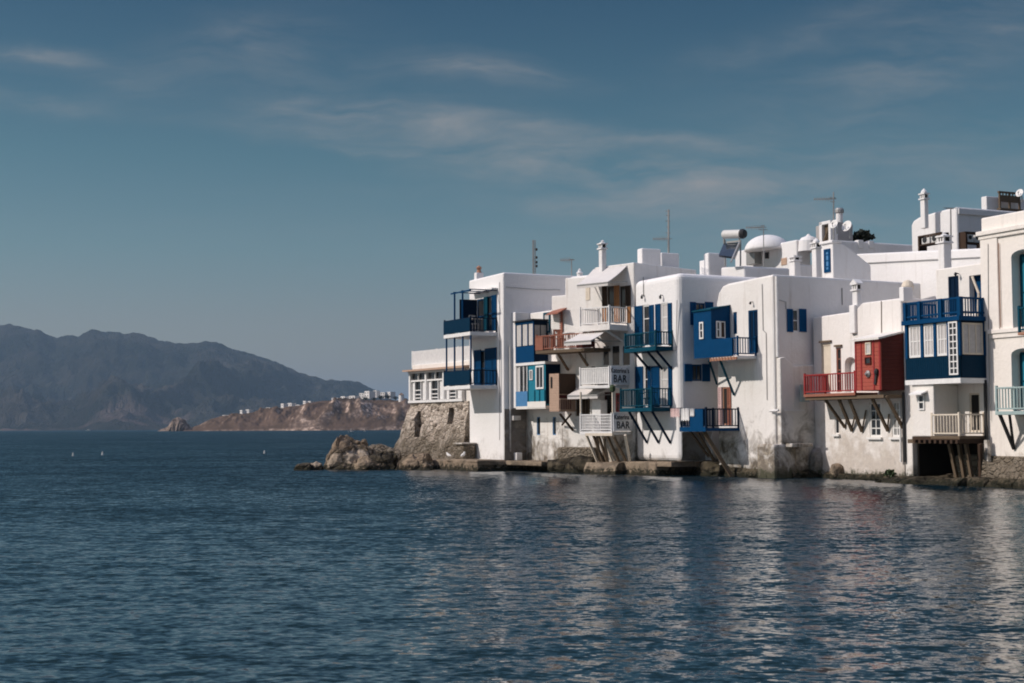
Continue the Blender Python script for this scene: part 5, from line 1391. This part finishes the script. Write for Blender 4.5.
rock_shelf(FC, .0, 3.0, 1.1, .55, 3, label='mossy brown rocks under the leaning struts of the bar', mat='rock_dark', zend=.8)
rock_shelf(FC, 2.9, FC.W + .1, 1.5, .55, 5, label='pale low rock wall at the water, right of the leaning struts', mat='quay', amp=.14)
mb = MB(); FC.box(mb, .05, 2.6, .02, .5, .2, FC.hit(575, 447)[1]); tag(mb.build('stone_wall', M['rubble'], None, .12), 'rough mossy stone wall section behind the leaning struts', 'wall')
quay_piece([F3.w(-.6, .9, 0).xy, F3.w(F3.W * .75, .75, 0).xy], .62, -.6, (1.8, .8), 'quay', None, mat='quay', bevel=.08)
quay_piece([F3.w(F3.W * .75, .7, 0).xy, F3.w(F3.W + .02, .55, 0).xy, F3.w(F3.W, .0, 0).xy + F3.side(0).t * 2.3], .66, .42, (1.2, .55), 'quay', None, mat='quay', bevel=.03)
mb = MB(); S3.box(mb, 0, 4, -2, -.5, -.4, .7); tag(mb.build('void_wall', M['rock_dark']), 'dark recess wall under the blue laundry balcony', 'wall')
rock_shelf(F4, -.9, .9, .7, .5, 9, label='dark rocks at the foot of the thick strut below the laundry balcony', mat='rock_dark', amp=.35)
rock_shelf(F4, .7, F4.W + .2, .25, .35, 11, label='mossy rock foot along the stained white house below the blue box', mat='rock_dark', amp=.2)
S4r = Face(S4.w(0, 0, 0).xy, S4.t)
rock_shelf(S4r, .6, 2.6, .5, .22, 14, label='dark wet rocks in the shaded nook left of the low red shed house', mat='rock_dark', amp=.25)
mb = MB(); p = F5.w(.3, .1, 0); 
put_boulder(820, 474, 64.2, (.5, .4, .75), 41, 'grey rounded plaster lump in the corner at the foot of the red shed house', mat='grey_plain', zc=.55, amp=.15)
put_boulder(837, 477, 62.6, (.3, .28, .45), 43, 'small pale squared stone at the foot of the red shed house', mat='quay', zc=.2, amp=.12)
rock_shelf(F5, 1.0, F5.W, .28, .22, 19, label='mossy rock strip at the waterline below the tall white windows', mat='rock_dark', amp=.16)
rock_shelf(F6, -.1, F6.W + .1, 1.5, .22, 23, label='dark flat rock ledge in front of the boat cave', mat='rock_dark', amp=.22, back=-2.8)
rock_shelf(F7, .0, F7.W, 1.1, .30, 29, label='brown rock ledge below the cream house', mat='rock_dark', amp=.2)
rock_shelf(F7, .1, F7.W, .5, .95, 31, label='upper rubble ledge at the foot of the cream house', mat='rubble', amp=.25)
gull(FA.w(FA.hit(447, 456, 1.2)[0], 1.1, .58), 'white seagull standing on the quay beside the stone house, left of two', 1.0, 2.2)
gull(FA.w(FA.hit(461.5, 456, 1.2)[0], 1.1, .58), 'white seagull standing on the quay by the white house wall, right of two', 1.15, 1.2)
u = FA.hit(464, 445, .6)[0]
mb = MB(); FA.box(mb, u - .55, u + .5, .1, .9, .5, FA.hit(464, 444.5, .9)[1]); tag(mb.build('stone_block', M['rubble'], None, .12), 'stacked stones with a pale slab on top, on the quay', 'stones')
mb = MB(); FA.box(mb, u - .65, u + .55, .05, 1.0, FA.hit(464, 444.5, .9)[1] + .003, FA.hit(464, 442.8, .9)[1]); tag(mb.build('stone_slab', M['white_dirty'], None, .03), 'flat whitewashed slab lying on the stacked stones', 'slab')
mb = MB(); FA.box(mb, FA.W * .1, FA.W * .5, .02, .35, .58, FA.hit(476, 440)[1]); pb = mb.mesh('b')
u = FB.hit(518, 460, .6)[0]
mb = MB(); FB.box(mb, u - .1, u + .3, .5, .85, .54, .95); tag(mb.build('crate', M['white_paint'], None, .03), 'small white box standing on the quay under the oriel', 'box')

# land behind the row
mb = MB()
L_ = [FT.w(-.5, -2, 0), FA.w(0, -2, 0), FB.w(0, -2, 0), FC.w(0, -2, 0), F3.w(0, -2, 0), F4.w(0, -2, 0), F5.w(0, -2, 0), F6.w(0, -4.2, 0), F7.w(F7.W, -2, 0)]
vs = [Vector((p.x, p.y, .45)) for p in L_] + [Vector((70, 45, .45)), Vector((70, 150, .45)), Vector((0, 130, .45))]
mb.prism(vs, (0, 0, -1.5)); tag(mb.build('ground', M['quay']), kind='structure')

# ------------------------------------------------------------------ far shore
m, nt, b = nodes('mountain ground')
v, raw = posn(nt)
n1 = noise_n(nt, v, .0011, 7, .62); n2 = noise_n(nt, v, .006, 6, .65)
c = ramp(nt, n1.outputs[0], [(.34, (.014, .020, .018)), (.5, (.032, .034, .028)), (.64, (.075, .064, .054))])
c = mix(nt, ramp(nt, n2.outputs[0], [(.45, 0), (.7, .4)]), c, (.12, .098, .085))
zs = N(nt, 'ShaderNodeSeparateXYZ'); nt.links.new(raw, zs.inputs[0])
n4 = noise_n(nt, v, .0024, 4, .5)
pk = mathn(nt, 'MULTIPLY', ramp(nt, n4.outputs[0], [(.54, 0), (.60, 1)]), ramp(nt, mathn(nt, 'DIVIDE', zs.outputs['Z'], 400), [(.05, 1), (.4, 0)]))
c = mix(nt, mathn(nt, 'MULTIPLY', pk, .7), c, (.24, .17, .15))
vm, _r = posn(nt, 1, .5, .35)
n5 = noise_n(nt, vm, .0045, 7, .7, 1.2); rg = mathn(nt, 'ABSOLUTE', mathn(nt, 'SUBTRACT', n5.outputs[0], .5))
bump(nt, b, mathn(nt, 'MULTIPLY', rg, -1), 1.0, 260)
nt.links.new(c, b.inputs['Base Color']); b.inputs['Roughness'].default_value = 1; b.inputs['Specular IOR Level'].default_value = 0
M['mountain'] = m
m, nt, b = nodes('headland ground')
v, raw = posn(nt)
g = N(nt, 'ShaderNodeNewGeometry'); s_ = N(nt, 'ShaderNodeSeparateXYZ'); nt.links.new(g.outputs['Normal'], s_.inputs[0])
n1 = noise_n(nt, v, .02, 6, .65); n2 = noise_n(nt, v, .16, 6, .72); n3 = noise_n(nt, v, .012, 4, .6)
veg = ramp(nt, n1.outputs[0], [(.35, (.07, .050, .036)), (.6, (.13, .088, .065))])
rk = ramp(nt, n2.outputs[0], [(.38, (.09, .065, .05)), (.5, (.30, .215, .165)), (.6, (.66, .50, .40))])
c = mix(nt, ramp(nt, mathn(nt, 'ADD', s_.outputs['Z'], mathn(nt, 'MULTIPLY', mathn(nt, 'SUBTRACT', n3.outputs[0], .5), .8)), [(.62, 1), (.86, 0)]), veg, rk)
nt.links.new(c, b.inputs['Base Color']); b.inputs['Roughness'].default_value = 1; b.inputs['Specular IOR Level'].default_value = 0
M['headland'] = m

def interp(P, x):
    if x <= P[0][0]: return P[0][1]
    for (a, b_), (c_, d_) in zip(P, P[1:]):
        if x <= c_: return b_ + (d_ - b_) * (x - a) / (c_ - a)
    return P[-1][1]

def terrain(name, prof, x0, x1, nx, ny, Yshore, Ycrest, Yback, seed, amp, freq, mat, shape=1.0, base_noise=.0, cliff=None):
    """land mass: crest line height follows the skyline profile, flanks with ridges and gullies"""
    vs = []; fs = []
    for i in range(nx + 1):
        px = x0 + (x1 - x0) * i / nx
        dx = ray(px, 428).x / ray(px, 428).y
        wob = noise.noise(Vector((px * .012, seed, 0))) * base_noise
        Hc = at(px, interp(prof, px), Ycrest).z
        for j in range(ny + 1):
            f = j / ny
            if f <= .7:
                g_ = f / .7; Y = Yshore * (1 + wob) + (Ycrest - Yshore * (1 + wob)) * g_
                hh = g_ ** shape if cliff is None else min(1, cliff(g_))
            else:
                g_ = (f - .7) / .3; Y = Ycrest + (Yback - Ycrest) * g_; hh = 1 - g_ * g_
            X = dx * Y
            q = Vector((X * freq, Y * freq, seed))
            r1 = 1 - abs(noise.noise(Vector((X * freq, Y * freq * .45, seed)))) * 2
            r2 = 1 - abs(noise.noise(Vector((X * freq * 2.7, Y * freq * 1.4, seed + 5)))) * 2
            n_ = noise.noise(q * 6) * .5 + noise.noise(q * 13) * .3
            env = math.sin(PI * min(1, max(0, f / .66))) if f < .66 else 0
            if cliff: env *= max(0, 1 - f / .7) ** .8 * 1.5
            n_ += (1 - abs(noise.noise(q * 9 + Vector((3, 1, 0)))) * 2 - .6) * .8 + (1 - abs(noise.noise(q * 21)) * 2 - .6) * .35
            z = max(0, Hc) * hh + amp * env * ((r1 - .62) * .9 + (r2 - .6) * .42 + n_ * .25) * min(1, max(0, Hc) / (amp * 2.5) + .15)
            if f >= .55 and f <= .85: z += amp * .05 * n_
            if j == 0: z = -3
            vs.append(Vector((X, Y, z)))
    for i in range(nx):
        for j in range(ny):
            a = i * (ny + 1) + j; fs.append((a, a + ny + 1, a + ny + 2, a + 1))
    mb = MB(); mb.add(vs, fs); me = mb.mesh(name)
    if me.polygons[len(me.polygons) // 2].normal.z < 0: me.flip_normals()
    o = link(me, name, M[mat], None, True); return tag(o, kind='structure')
mprof = [(-420, 352), (-300, 335), (-180, 340), (-90, 322), (-20, 327), (0, 325.4), (9, 324.8), (20, 327.3), (29, 329.3), (37, 328.2), (46, 333.5), (55, 338), (60, 335.6), (70, 335.2), (77, 336.8), (83, 333), (90, 330.8), (98, 331.6), (107, 332.2), (117, 330.6), (124, 334.6), (135, 333.8), (147, 336), (158, 341), (170, 342.6), (184, 343.8), (196, 342.8), (206, 341.5), (215, 342), (228, 346.5), (245, 352.5), (260, 357), (272, 360), (292, 369.5), (312, 376.8), (328, 380), (343, 380), (358, 382), (371, 387.5), (378, 392), (400, 405), (440, 418), (520, 428)]
terrain('hills', mprof, -420, 520, 560, 150, 5200, 7600, 9800, 4.2, 330, .00115, 'mountain', 1.25, .10)
hprof = [(183, 430.5), (188, 429), (193, 427.3), (200, 424.6), (206, 421.5), (211, 419.3), (221, 416.3), (230, 415.5), (241, 413.8), (255, 412), (267, 410), (285, 408.3), (300, 406), (312, 402.4), (322, 400.8), (340, 400.2), (360, 400), (380, 400), (400, 400.5), (430, 400), (500, 396), (600, 398), (680, 405)]
def cl(g): return min(1, (g / .5)) ** .8 * (.86 + .14 * g)
terrain('headland', hprof, 183, 680, 420, 60, 1650, 1800, 2150, 9.7, 11, .022, 'headland', cliff=cl, base_noise=.02)
# islet
def islet(prof, Y, depth, label):
    return ridge_rock(prof, Y, depth, 51, label, name='islet', mat='headland_rock', amp=5, nx=30, ny=14, zb=-1.5, cat='rocky islet')
m, nt, b = nodes('islet rock'); v, raw = posn(nt); n2 = noise_n(nt, v, .12, 6, .7)
c = ramp(nt, n2.outputs[0], [(.35, (.09, .065, .048)), (.5, (.20, .145, .11)), (.66, (.42, .32, .25))]); nt.links.new(c, b.inputs['Base Color']); b.inputs['Roughness'].default_value = 1
M['headland_rock'] = m
islet([(160, 430), (168, 428.0), (171, 423.5), (173.5, 419), (178, 417.6), (182, 418.8), (186, 423), (190, 427.5), (193, 430)], 1700, 16, 'pale rocky islet standing off the tip of the brown headland')

# far white houses: copies of one small house
def far_house(x, y, Y, w, dpt, h, lab, kind=0):
    p = at(x, y, Y)
    e = empty('far_house', (p.x, Y, p.z - 1.4), lab, 'house', 'white houses on the far headland', rz=-.85 + .2 * kind)
    for ch in proto_parts:
        c_ = ch.copy(); COL.objects.link(c_); c_.parent = e
    e.scale = (w, dpt, h); return e
proto = empty('far_house', (0, 0, 0), '', 'house'); proto_parts = []
mb = MB(); mb.hexa([Vector(q) for q in ((-.5, -.5, -.3), (.5, -.5, -.3), (.5, .5, -.3), (-.5, .5, -.3), (-.5, -.5, 1), (.5, -.5, 1), (.5, .5, 1), (-.5, .5, 1))])
M['far_white'] = plain('distant whitewash', (.80, .76, .72), .9, 0, .12, .5)
me = mb.mesh('wall'); o = bpy.data.objects.new('wall', me); me.materials.append(M['far_white']); proto_parts.append(o)
for (a, bb) in ((-.28, .1), (.22, .1), (-.28, .58), (.22, .58)):
    mb = MB(); mb.hexa([Vector(q) for q in ((a - .06, -.52, bb), (a + .06, -.52, bb), (a + .06, -.49, bb), (a - .06, -.49, bb), (a - .06, -.52, bb + .25), (a + .06, -.52, bb + .25), (a + .06, -.49, bb + .25), (a - .06, -.49, bb + .25))])
    me = mb.mesh('window'); o = bpy.data.objects.new('window', me); me.materials.append(M['glass']); proto_parts.append(o)
bpy.data.objects.remove(proto)
S_ = 1720 / FPX
far = [  # x, base y, width px, height px, label
 (243.3, 414.2, 5, 5.0, 'narrow white cube house, first of the close pair low on the far headland slope'),
 (249.3, 413.8, 6, 5.4, 'white cube house, second of the close pair low on the far headland slope'),
 (228, 416.6, 9, 1.8, 'very low white house furthest down the headland slope towards the islet'),
 (236, 415.4, 6, 1.8, 'low white house just left of the close pair on the far headland'),
 (270, 410.5, 6, 3.8, 'small white house on the bare ridge left of the big twin cubes'),
 (277, 409.8, 8, 3.0, 'long low white house on the bare ridge left of the big twin cubes'),
 (284.5, 408.4, 5.5, 6.0, 'tall white cube house, left of the big twin cubes on the ridge'),
 (291.6, 408, 7, 6.2, 'tall white cube house, right of the big twin cubes on the ridge'),
 (299, 407, 5, 3.0, 'greyish low house immediately right of the big twin cubes'),
 (306.5, 404.6, 5, 4.6, 'small bright white house where the headland ridge steps up'),
 (311, 404, 4, 3.6, 'bright white house at the step of the ridge, right of its neighbour'),
 (337, 399.8, 9, 2.4, 'long low white house at the left end of the hilltop village'),
 (345.5, 399.4, 8, 3.8, 'white house, second in the hilltop village from its left end'),
 (354.5, 399.4, 9, 4.4, 'broad white house in the middle left of the hilltop village'),
 (363, 397, 6, 4.8, 'white house raised above the middle of the hilltop village'),
 (370, 396, 9, 6.0, 'largest white house at the summit of the hilltop village'),
 (376.5, 395, 5, 5.6, 'tall white house right beside the largest one on the summit'),
 (384, 396, 6, 4.6, 'small white house among dark trees on the hilltop'),
 (391, 396, 7, 5.2, 'white house right of the dark trees on the hilltop'),
 (394.5, 409, 9, 4.2, 'white house lower on the slope below the windmill tower'),
 (384, 406.6, 8, 1.8, 'low white terrace building on the slope left of the house below the windmill'),
 (372, 407.6, 14, 1.0, 'long thin pale terrace on the headland slope')]
for i, (x, y, w, h, lab) in enumerate(far):
    far_house(x, y, 1782 + (i * 37 % 24), w * S_ * .93, w * S_ * .6 + 3, h * S_ * .85 + 1.3, lab, i % 3)
# windmill tower
p = at(401.5, 402.5, 1730); e = empty('windmill', (p.x, p.y, p.z - 3), 'round pale windmill tower without sails at the right end of the headland', 'windmill')
mb = MB(); mb.lathe(Vector((p.x, p.y, p.z - 3)), [(3.9, 0), (3.2, 12.0)], 18); mb.build('tower', M['far_white'], e)
mb = MB(); mb.lathe(Vector((p.x, p.y, p.z + 9)), [(3.5, 0), (2.2, 1.6), (.3, 2.8)], 18); mb.build('cap', M['headland'], e)
# trees on the hilltop
rnd = random.Random(3)
def far_tree(x, y, r, lab):
    p = at(x, y, 1760); e = empty('tree', (p.x, p.y, p.z - r), lab, 'tree', 'dark trees in the hilltop village')
    mb = MB(); mb.tube((p.x, p.y, p.z - r - 2), (p.x, p.y, p.z), .3, .2, 6); mb.build('trunk', M['wood_dark'], e)
    mb = MB()
    for i in range(160):
        d = Vector((rnd.gauss(0, 1), rnd.gauss(0, 1), rnd.gauss(0, .8))).normalized() * r * rnd.random() ** .4; a = Vector((rnd.gauss(0, 1), rnd.gauss(0, 1), rnd.gauss(0, 1))).normalized() * r * .22; b_ = a.cross(d + Vector((.1, 0, 0))).normalized() * r * .2
        c_ = p + Vector((d.x * 1.5, d.y, d.z)); mb.add([c_ - a, c_ + b_, c_ + a, c_ - b_], [(0, 1, 2, 3)])
    mb.build('crown', M['leaf_dark'], e)
for x, y, r_, lab in ((365.5, 398.6, 2.6, 'dark tree clump below the largest hilltop house'), (381, 397.5, 2.8, 'dark tree between the summit houses and the small white house'), (387.5, 396.5, 3.0, 'tallest dark tree in the hilltop village'), (395.5, 398, 2.6, 'dark tree just left of the windmill tower'), (374, 398.8, 2.2, 'low dark tree beneath the tall summit house'), (398, 404.5, 2.4, 'dark shrubby tree between the windmill and the lower white house'), (255, 413, 1.6, 'low dark shrub right of the close pair of cube houses')):
    far_tree(x, y, r_, lab)

# boats and buoys
def motor_boat(x, y, Y, L, label, turn=0):
    p = at(x, y, Y); p.z = 0
    e = empty('boat', p, label, 'boat', 'boats on the bay', rz=turn)
    def W_(a, b_, c_): ca, sa = math.cos(turn), math.sin(turn); return p + Vector((a * ca - b_ * sa, a * sa + b_ * ca, c_))
    mb = MB(); n = 9; vs = []
    for i in range(n):
        f = i / (n - 1); w = L * .16 * (1 - (max(0, f - .45) / .55) ** 2); sh = L * .10 + L * .05 * f
        xx = -L / 2 + L * f
        vs += [W_(xx, -w, sh), W_(xx, -w * .6, -.1), W_(xx, w * .6, -.1), W_(xx, w, sh)]
    fs = []
    for i in range(n - 1):
        for k in range(3): a = i * 4 + k; fs.append((a, a + 4, a + 5, a + 1))
        fs.append((i * 4 + 3, i * 4 + 7, i * 4 + 4, i * 4))
    fs += [(0, 1, 2, 3), (n * 4 - 1, n * 4 - 2, n * 4 - 3, n * 4 - 4)]
    mb.add(vs, fs); mb.build('hull', M['far_white'], e)
    mb = MB(); a0, a1 = -L * .12, L * .16; w = L * .1
    mb.hexa([W_(a0, -w, L * .1), W_(a1 + L * .1, -w, L * .1), W_(a1 + L * .1, w, L * .1), W_(a0, w, L * .1), W_(a0, -w, L * .3), W_(a1 - L * .02, -w, L * .3), W_(a1 - L * .02, w, L * .3), W_(a0, w, L * .3)]); cb = mb.build('cabin', M['far_white'], e)
    mb = MB(); mb.tube(W_(0, 0, L * .3), W_(0, 0, L * .62), .06); mb.build('mast', M['far_white'], e)
    return e
motor_boat(351, 429.3, 900, 3.6, 'small white motor boat in front of the brown headland', .2)
motor_boat(364.5, 429.2, 1000, 2.2, 'tiny pale boat right of the white motor boat', .1)
motor_boat(88, 430.4, 2800, 9, 'very small distant white boat at the foot of the far mountains', .1)
def buoy(x, y, label, r=.16):
    k = ray(x, y); t = -CAMH / k.z; p = CAMPOS + k * t
    mb = MB(); mb.lathe((p.x, p.y, -.1), [(.03, -.15), (r, 0), (r * 1.05, .18), (r * .5, .34), (.03, .4)], 12)
    return tag(mb.build('buoy', M['white_cloth'], smooth=True), label, 'buoy', 'white buoys')
buoy(102.5, 455, 'nearest white buoy floating far left on the water', .09)
buoy(264.5, 453.5, 'white buoy floating alone left of the rocks', .08)
buoy(73, 456, 'smallest white buoy, just left of the nearest one', .07)
# ================================================================== water
m, nt, b = nodes('sea water')
g = N(nt, 'ShaderNodeNewGeometry')
def slope(scx, scy, scale, amp, detail=3, rough=.6, seed=0):
    mp = N(nt, 'ShaderNodeMapping'); mp.inputs['Scale'].default_value = (scx, scy, 1); mp.inputs['Location'].default_value = (seed, seed * 1.7, seed); mp.inputs['Rotation'].default_value = (0, 0, .12)
    nt.links.new(g.outputs['Position'], mp.inputs['Vector'])
    n = noise_n(nt, mp.outputs[0], scale, detail, rough, .3)
    s = N(nt, 'ShaderNodeVectorMath', operation='SUBTRACT'); s.inputs[1].default_value = (.5, .5, .5); nt.links.new(n.outputs['Color'], s.inputs[0])
    k = N(nt, 'ShaderNodeVectorMath', operation='MULTIPLY'); k.inputs[1].default_value = (amp * .55, amp, 0); nt.links.new(s.outputs[0], k.inputs[0])
    return k.outputs[0], n
s1, _ = slope(.65, 1, 3.0, WAVE[0], 3, .6, 3)
s2, _ = slope(.8, 1, 8.5, WAVE[1], 3, .6, 11)
s3, _ = slope(.5, 1, .16, WAVE[2], 2, .5, 23)
def vadd(a, c):
    n = N(nt, 'ShaderNodeVectorMath', operation='ADD'); nt.links.new(a, n.inputs[0])
    if isinstance(c, tuple): n.inputs[1].default_value = c
    else: nt.links.new(c, n.inputs[1])
    return n.outputs[0]
# calmer and rougher patches of wind
mp = N(nt, 'ShaderNodeMapping'); mp.inputs['Scale'].default_value = (.010, .035, 1); nt.links.new(g.outputs['Position'], mp.inputs['Vector'])
wn = noise_n(nt, mp.outputs[0], 1.0, 4, .6)
tot = vadd(vadd(s1, s2), s3)
sc_ = N(nt, 'ShaderNodeVectorMath', operation='SCALE'); nt.links.new(tot, sc_.inputs[0])
nt.links.new(ramp(nt, wn.outputs[0], [(.3, .72), (.7, 1.15)]), sc_.inputs['Scale'])
spw = N(nt, 'ShaderNodeSeparateXYZ'); nt.links.new(g.outputs['Position'], spw.inputs[0])
yd = mathn(nt, 'DIVIDE', spw.outputs['Y'], 200)
bias = mathn(nt, 'MULTIPLY', ramp(nt, yd, [(.04, .12), (.1, .33), (.2, .80), (.4, 1.0)]), -.165)
bv = N(nt, 'ShaderNodeCombineXYZ'); bv.inputs[2].default_value = 1; nt.links.new(bias, bv.inputs[1])
nv = N(nt, 'ShaderNodeVectorMath', operation='NORMALIZE'); nt.links.new(vadd(sc_.outputs[0], bv.outputs[0]), nv.inputs[0])
nt.links.new(mathn(nt, 'MULTIPLY', ramp(nt, yd, [(.08, 1), (.33, 1), (.5, .5), (1, .22)]), .95), b.inputs['Specular IOR Level'])
nt.links.new(nv.outputs[0], b.inputs['Normal'])
c = ramp(nt, wn.outputs[0], [(.3, WATER[0]), (.7, WATER[1])])
sp = N(nt, 'ShaderNodeSeparateXYZ'); nt.links.new(g.outputs['Position'], sp.inputs[0])
far_ = ramp(nt, mathn(nt, 'DIVIDE', sp.outputs['Y'], 400), [(.05, 0), (.22, .55), (1, 1)])
c = mix(nt, far_, c, WATER[2])
nt.links.new(c, b.inputs['Base Color']); b.inputs['Roughness'].default_value = .06; b.inputs['IOR'].default_value = 1.5
mb = MB(); S0 = 42000
mb.add([Vector((-S0, -300, 0)), Vector((S0, -300, 0)), Vector((S0, S0, 0)), Vector((-S0, S0, 0))], [(0, 1, 2, 3)])
w = bpy.data.objects.new('water', mb.mesh('water')); w.data.materials.append(m); COL.objects.link(w); tag(w, kind='structure')
if w.data.polygons[0].normal.z < 0: w.data.flip_normals()

# ================================================================== haze
m = bpy.data.materials.new('haze'); m.use_nodes = True; nt = m.node_tree
for n in list(nt.nodes):
    if n.type == 'BSDF_PRINCIPLED': nt.nodes.remove(n)
pv = nt.nodes.new('ShaderNodeVolumePrincipled'); pv.inputs['Density'].default_value = HAZE; pv.inputs['Color'].default_value = HAZECOL
pv.inputs['Anisotropy'].default_value = .2
nt.links.new(pv.outputs[0], nt.nodes['Material Output'].inputs['Volume'])
mb = MB(); mb.hexa([Vector(q) for q in ((-44000, -400, -4), (44000, -400, -4), (44000, 43000, -4), (-44000, 43000, -4), (-44000, -400, 680), (44000, -400, 680), (44000, 43000, 680), (-44000, 43000, 680))])
hz = bpy.data.objects.new('haze', mb.mesh('haze')); hz.data.materials.append(m); COL.objects.link(hz); tag(hz, kind='stuff')
hz['label'] = 'pale sea haze over the bay and the far mountains'; hz['category'] = 'haze'

# ================================================================== light
SUNAZ = Vector((-.985, -.17)).normalized(); SUNEL = R(SUN_EL)
sd = Vector((SUNAZ.x * math.cos(SUNEL), SUNAZ.y * math.cos(SUNEL), math.sin(SUNEL)))
ld = bpy.data.lights.new('sun', 'SUN'); ld.energy = SUN_E; ld.angle = R(.5); ld.color = (1, .93, .86)
lo = bpy.data.objects.new('sun', ld); lo.rotation_euler = sd.to_track_quat('Z', 'Y').to_euler(); COL.objects.link(lo); lo.location = (0, 0, 50)
wd = bpy.data.worlds.new('World'); sc.world = wd; wd.use_nodes = True; nt = wd.node_tree
bg = nt.nodes['Background']
sky = nt.nodes.new('ShaderNodeTexSky'); sky.sky_type = 'NISHITA'; sky.sun_disc = False
sky.sun_elevation = SUNEL; sky.sun_rotation = math.atan2(SUNAZ.x, SUNAZ.y)
sky.air_density = 1.0; sky.dust_density = 1.0; sky.ozone_density = 1.5
tc = nt.nodes.new('ShaderNodeTexCoord'); sp = nt.nodes.new('ShaderNodeSeparateXYZ'); nt.links.new(tc.outputs['Generated'], sp.inputs[0])
el = sp.outputs['Z']
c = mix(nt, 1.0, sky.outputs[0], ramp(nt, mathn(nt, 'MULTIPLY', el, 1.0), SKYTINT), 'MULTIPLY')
# thin high cloud: fibrous streaks in a few directions of the sky
sx = sp.outputs['X']; sy = mathn(nt, 'MAXIMUM', sp.outputs['Y'], .05)
ca = mathn(nt, 'DIVIDE', sx, sy); ce = mathn(nt, 'DIVIDE', el, sy)
cv = nt.nodes.new('ShaderNodeCombineXYZ'); nt.links.new(ca, cv.inputs[0]); nt.links.new(ce, cv.inputs[1])
wz = noise_n(nt, cv.outputs[0], 9, 4, .6)
ws = nt.nodes.new('ShaderNodeVectorMath'); ws.operation = 'MULTIPLY_ADD'; ws.inputs[1].default_value = (.05, .03, 0); ws.inputs[2].default_value = (-.025, -.015, 0)
nt.links.new(wz.outputs['Color'], ws.inputs[0])
wv = nt.nodes.new('ShaderNodeVectorMath'); nt.links.new(cv.outputs[0], wv.inputs[0]); nt.links.new(ws.outputs[0], wv.inputs[1])
tot = None
for (a, e_, lx, ly, tilt, st) in CIRRUS:
    mp = nt.nodes.new('ShaderNodeMapping'); mp.vector_type = 'TEXTURE'
    mp.inputs['Location'].default_value = (a, e_, 0); mp.inputs['Rotation'].default_value = (0, 0, tilt); mp.inputs['Scale'].default_value = (lx, ly, 1)
    nt.links.new(wv.outputs[0], mp.inputs['Vector'])
    ln = nt.nodes.new('ShaderNodeVectorMath'); ln.operation = 'LENGTH'; nt.links.new(mp.outputs[0], ln.inputs[0])
    g_ = mathn(nt, 'MULTIPLY', ramp(nt, mathn(nt, 'MULTIPLY', ln.outputs['Value'], .5), [(0, 1), (.25, .72), (.6, .2), (1, 0)]), st)
    tot = g_ if tot is None else mathn(nt, 'ADD', tot, g_)
mp = nt.nodes.new('ShaderNodeMapping'); mp.inputs['Rotation'].default_value = (0, 0, .12); mp.inputs['Scale'].default_value = (9, 46, 1); nt.links.new(wv.outputs[0], mp.inputs['Vector'])
fb = noise_n(nt, mp.outputs[0], 1.0, 8, .62, .4)
fg = ramp(nt, fb.outputs[0], [(.34, .03), (.5, .42), (.68, 1)])
k = mathn(nt, 'MULTIPLY', mathn(nt, 'MULTIPLY', tot, fg), CLOUD, True)
k = mathn(nt, 'MULTIPLY', k, ramp(nt, sp.outputs['Y'], [(.1, 0), (.4, 1)]))
c = mix(nt, k, c, CLOUDCOL)
nt.links.new(c, bg.inputs['Color']); bg.inputs['Strength'].default_value = SKY_S
sc.view_settings.view_transform = 'Standard'; sc.view_settings.look = 'None'
sc.view_settings.gamma = 1; sc.view_settings.exposure = EXPO; sc.view_settings.use_curve_mapping = False
sc.render.engine = 'CYCLES'
sc.cycles.pixel_filter_type = 'BLACKMAN_HARRIS'; sc.cycles.filter_width = 1.9
sc.cycles.max_bounces = 6; sc.cycles.volume_bounces = 0; sc.cycles.diffuse_bounces = 3; sc.cycles.glossy_bounces = 3
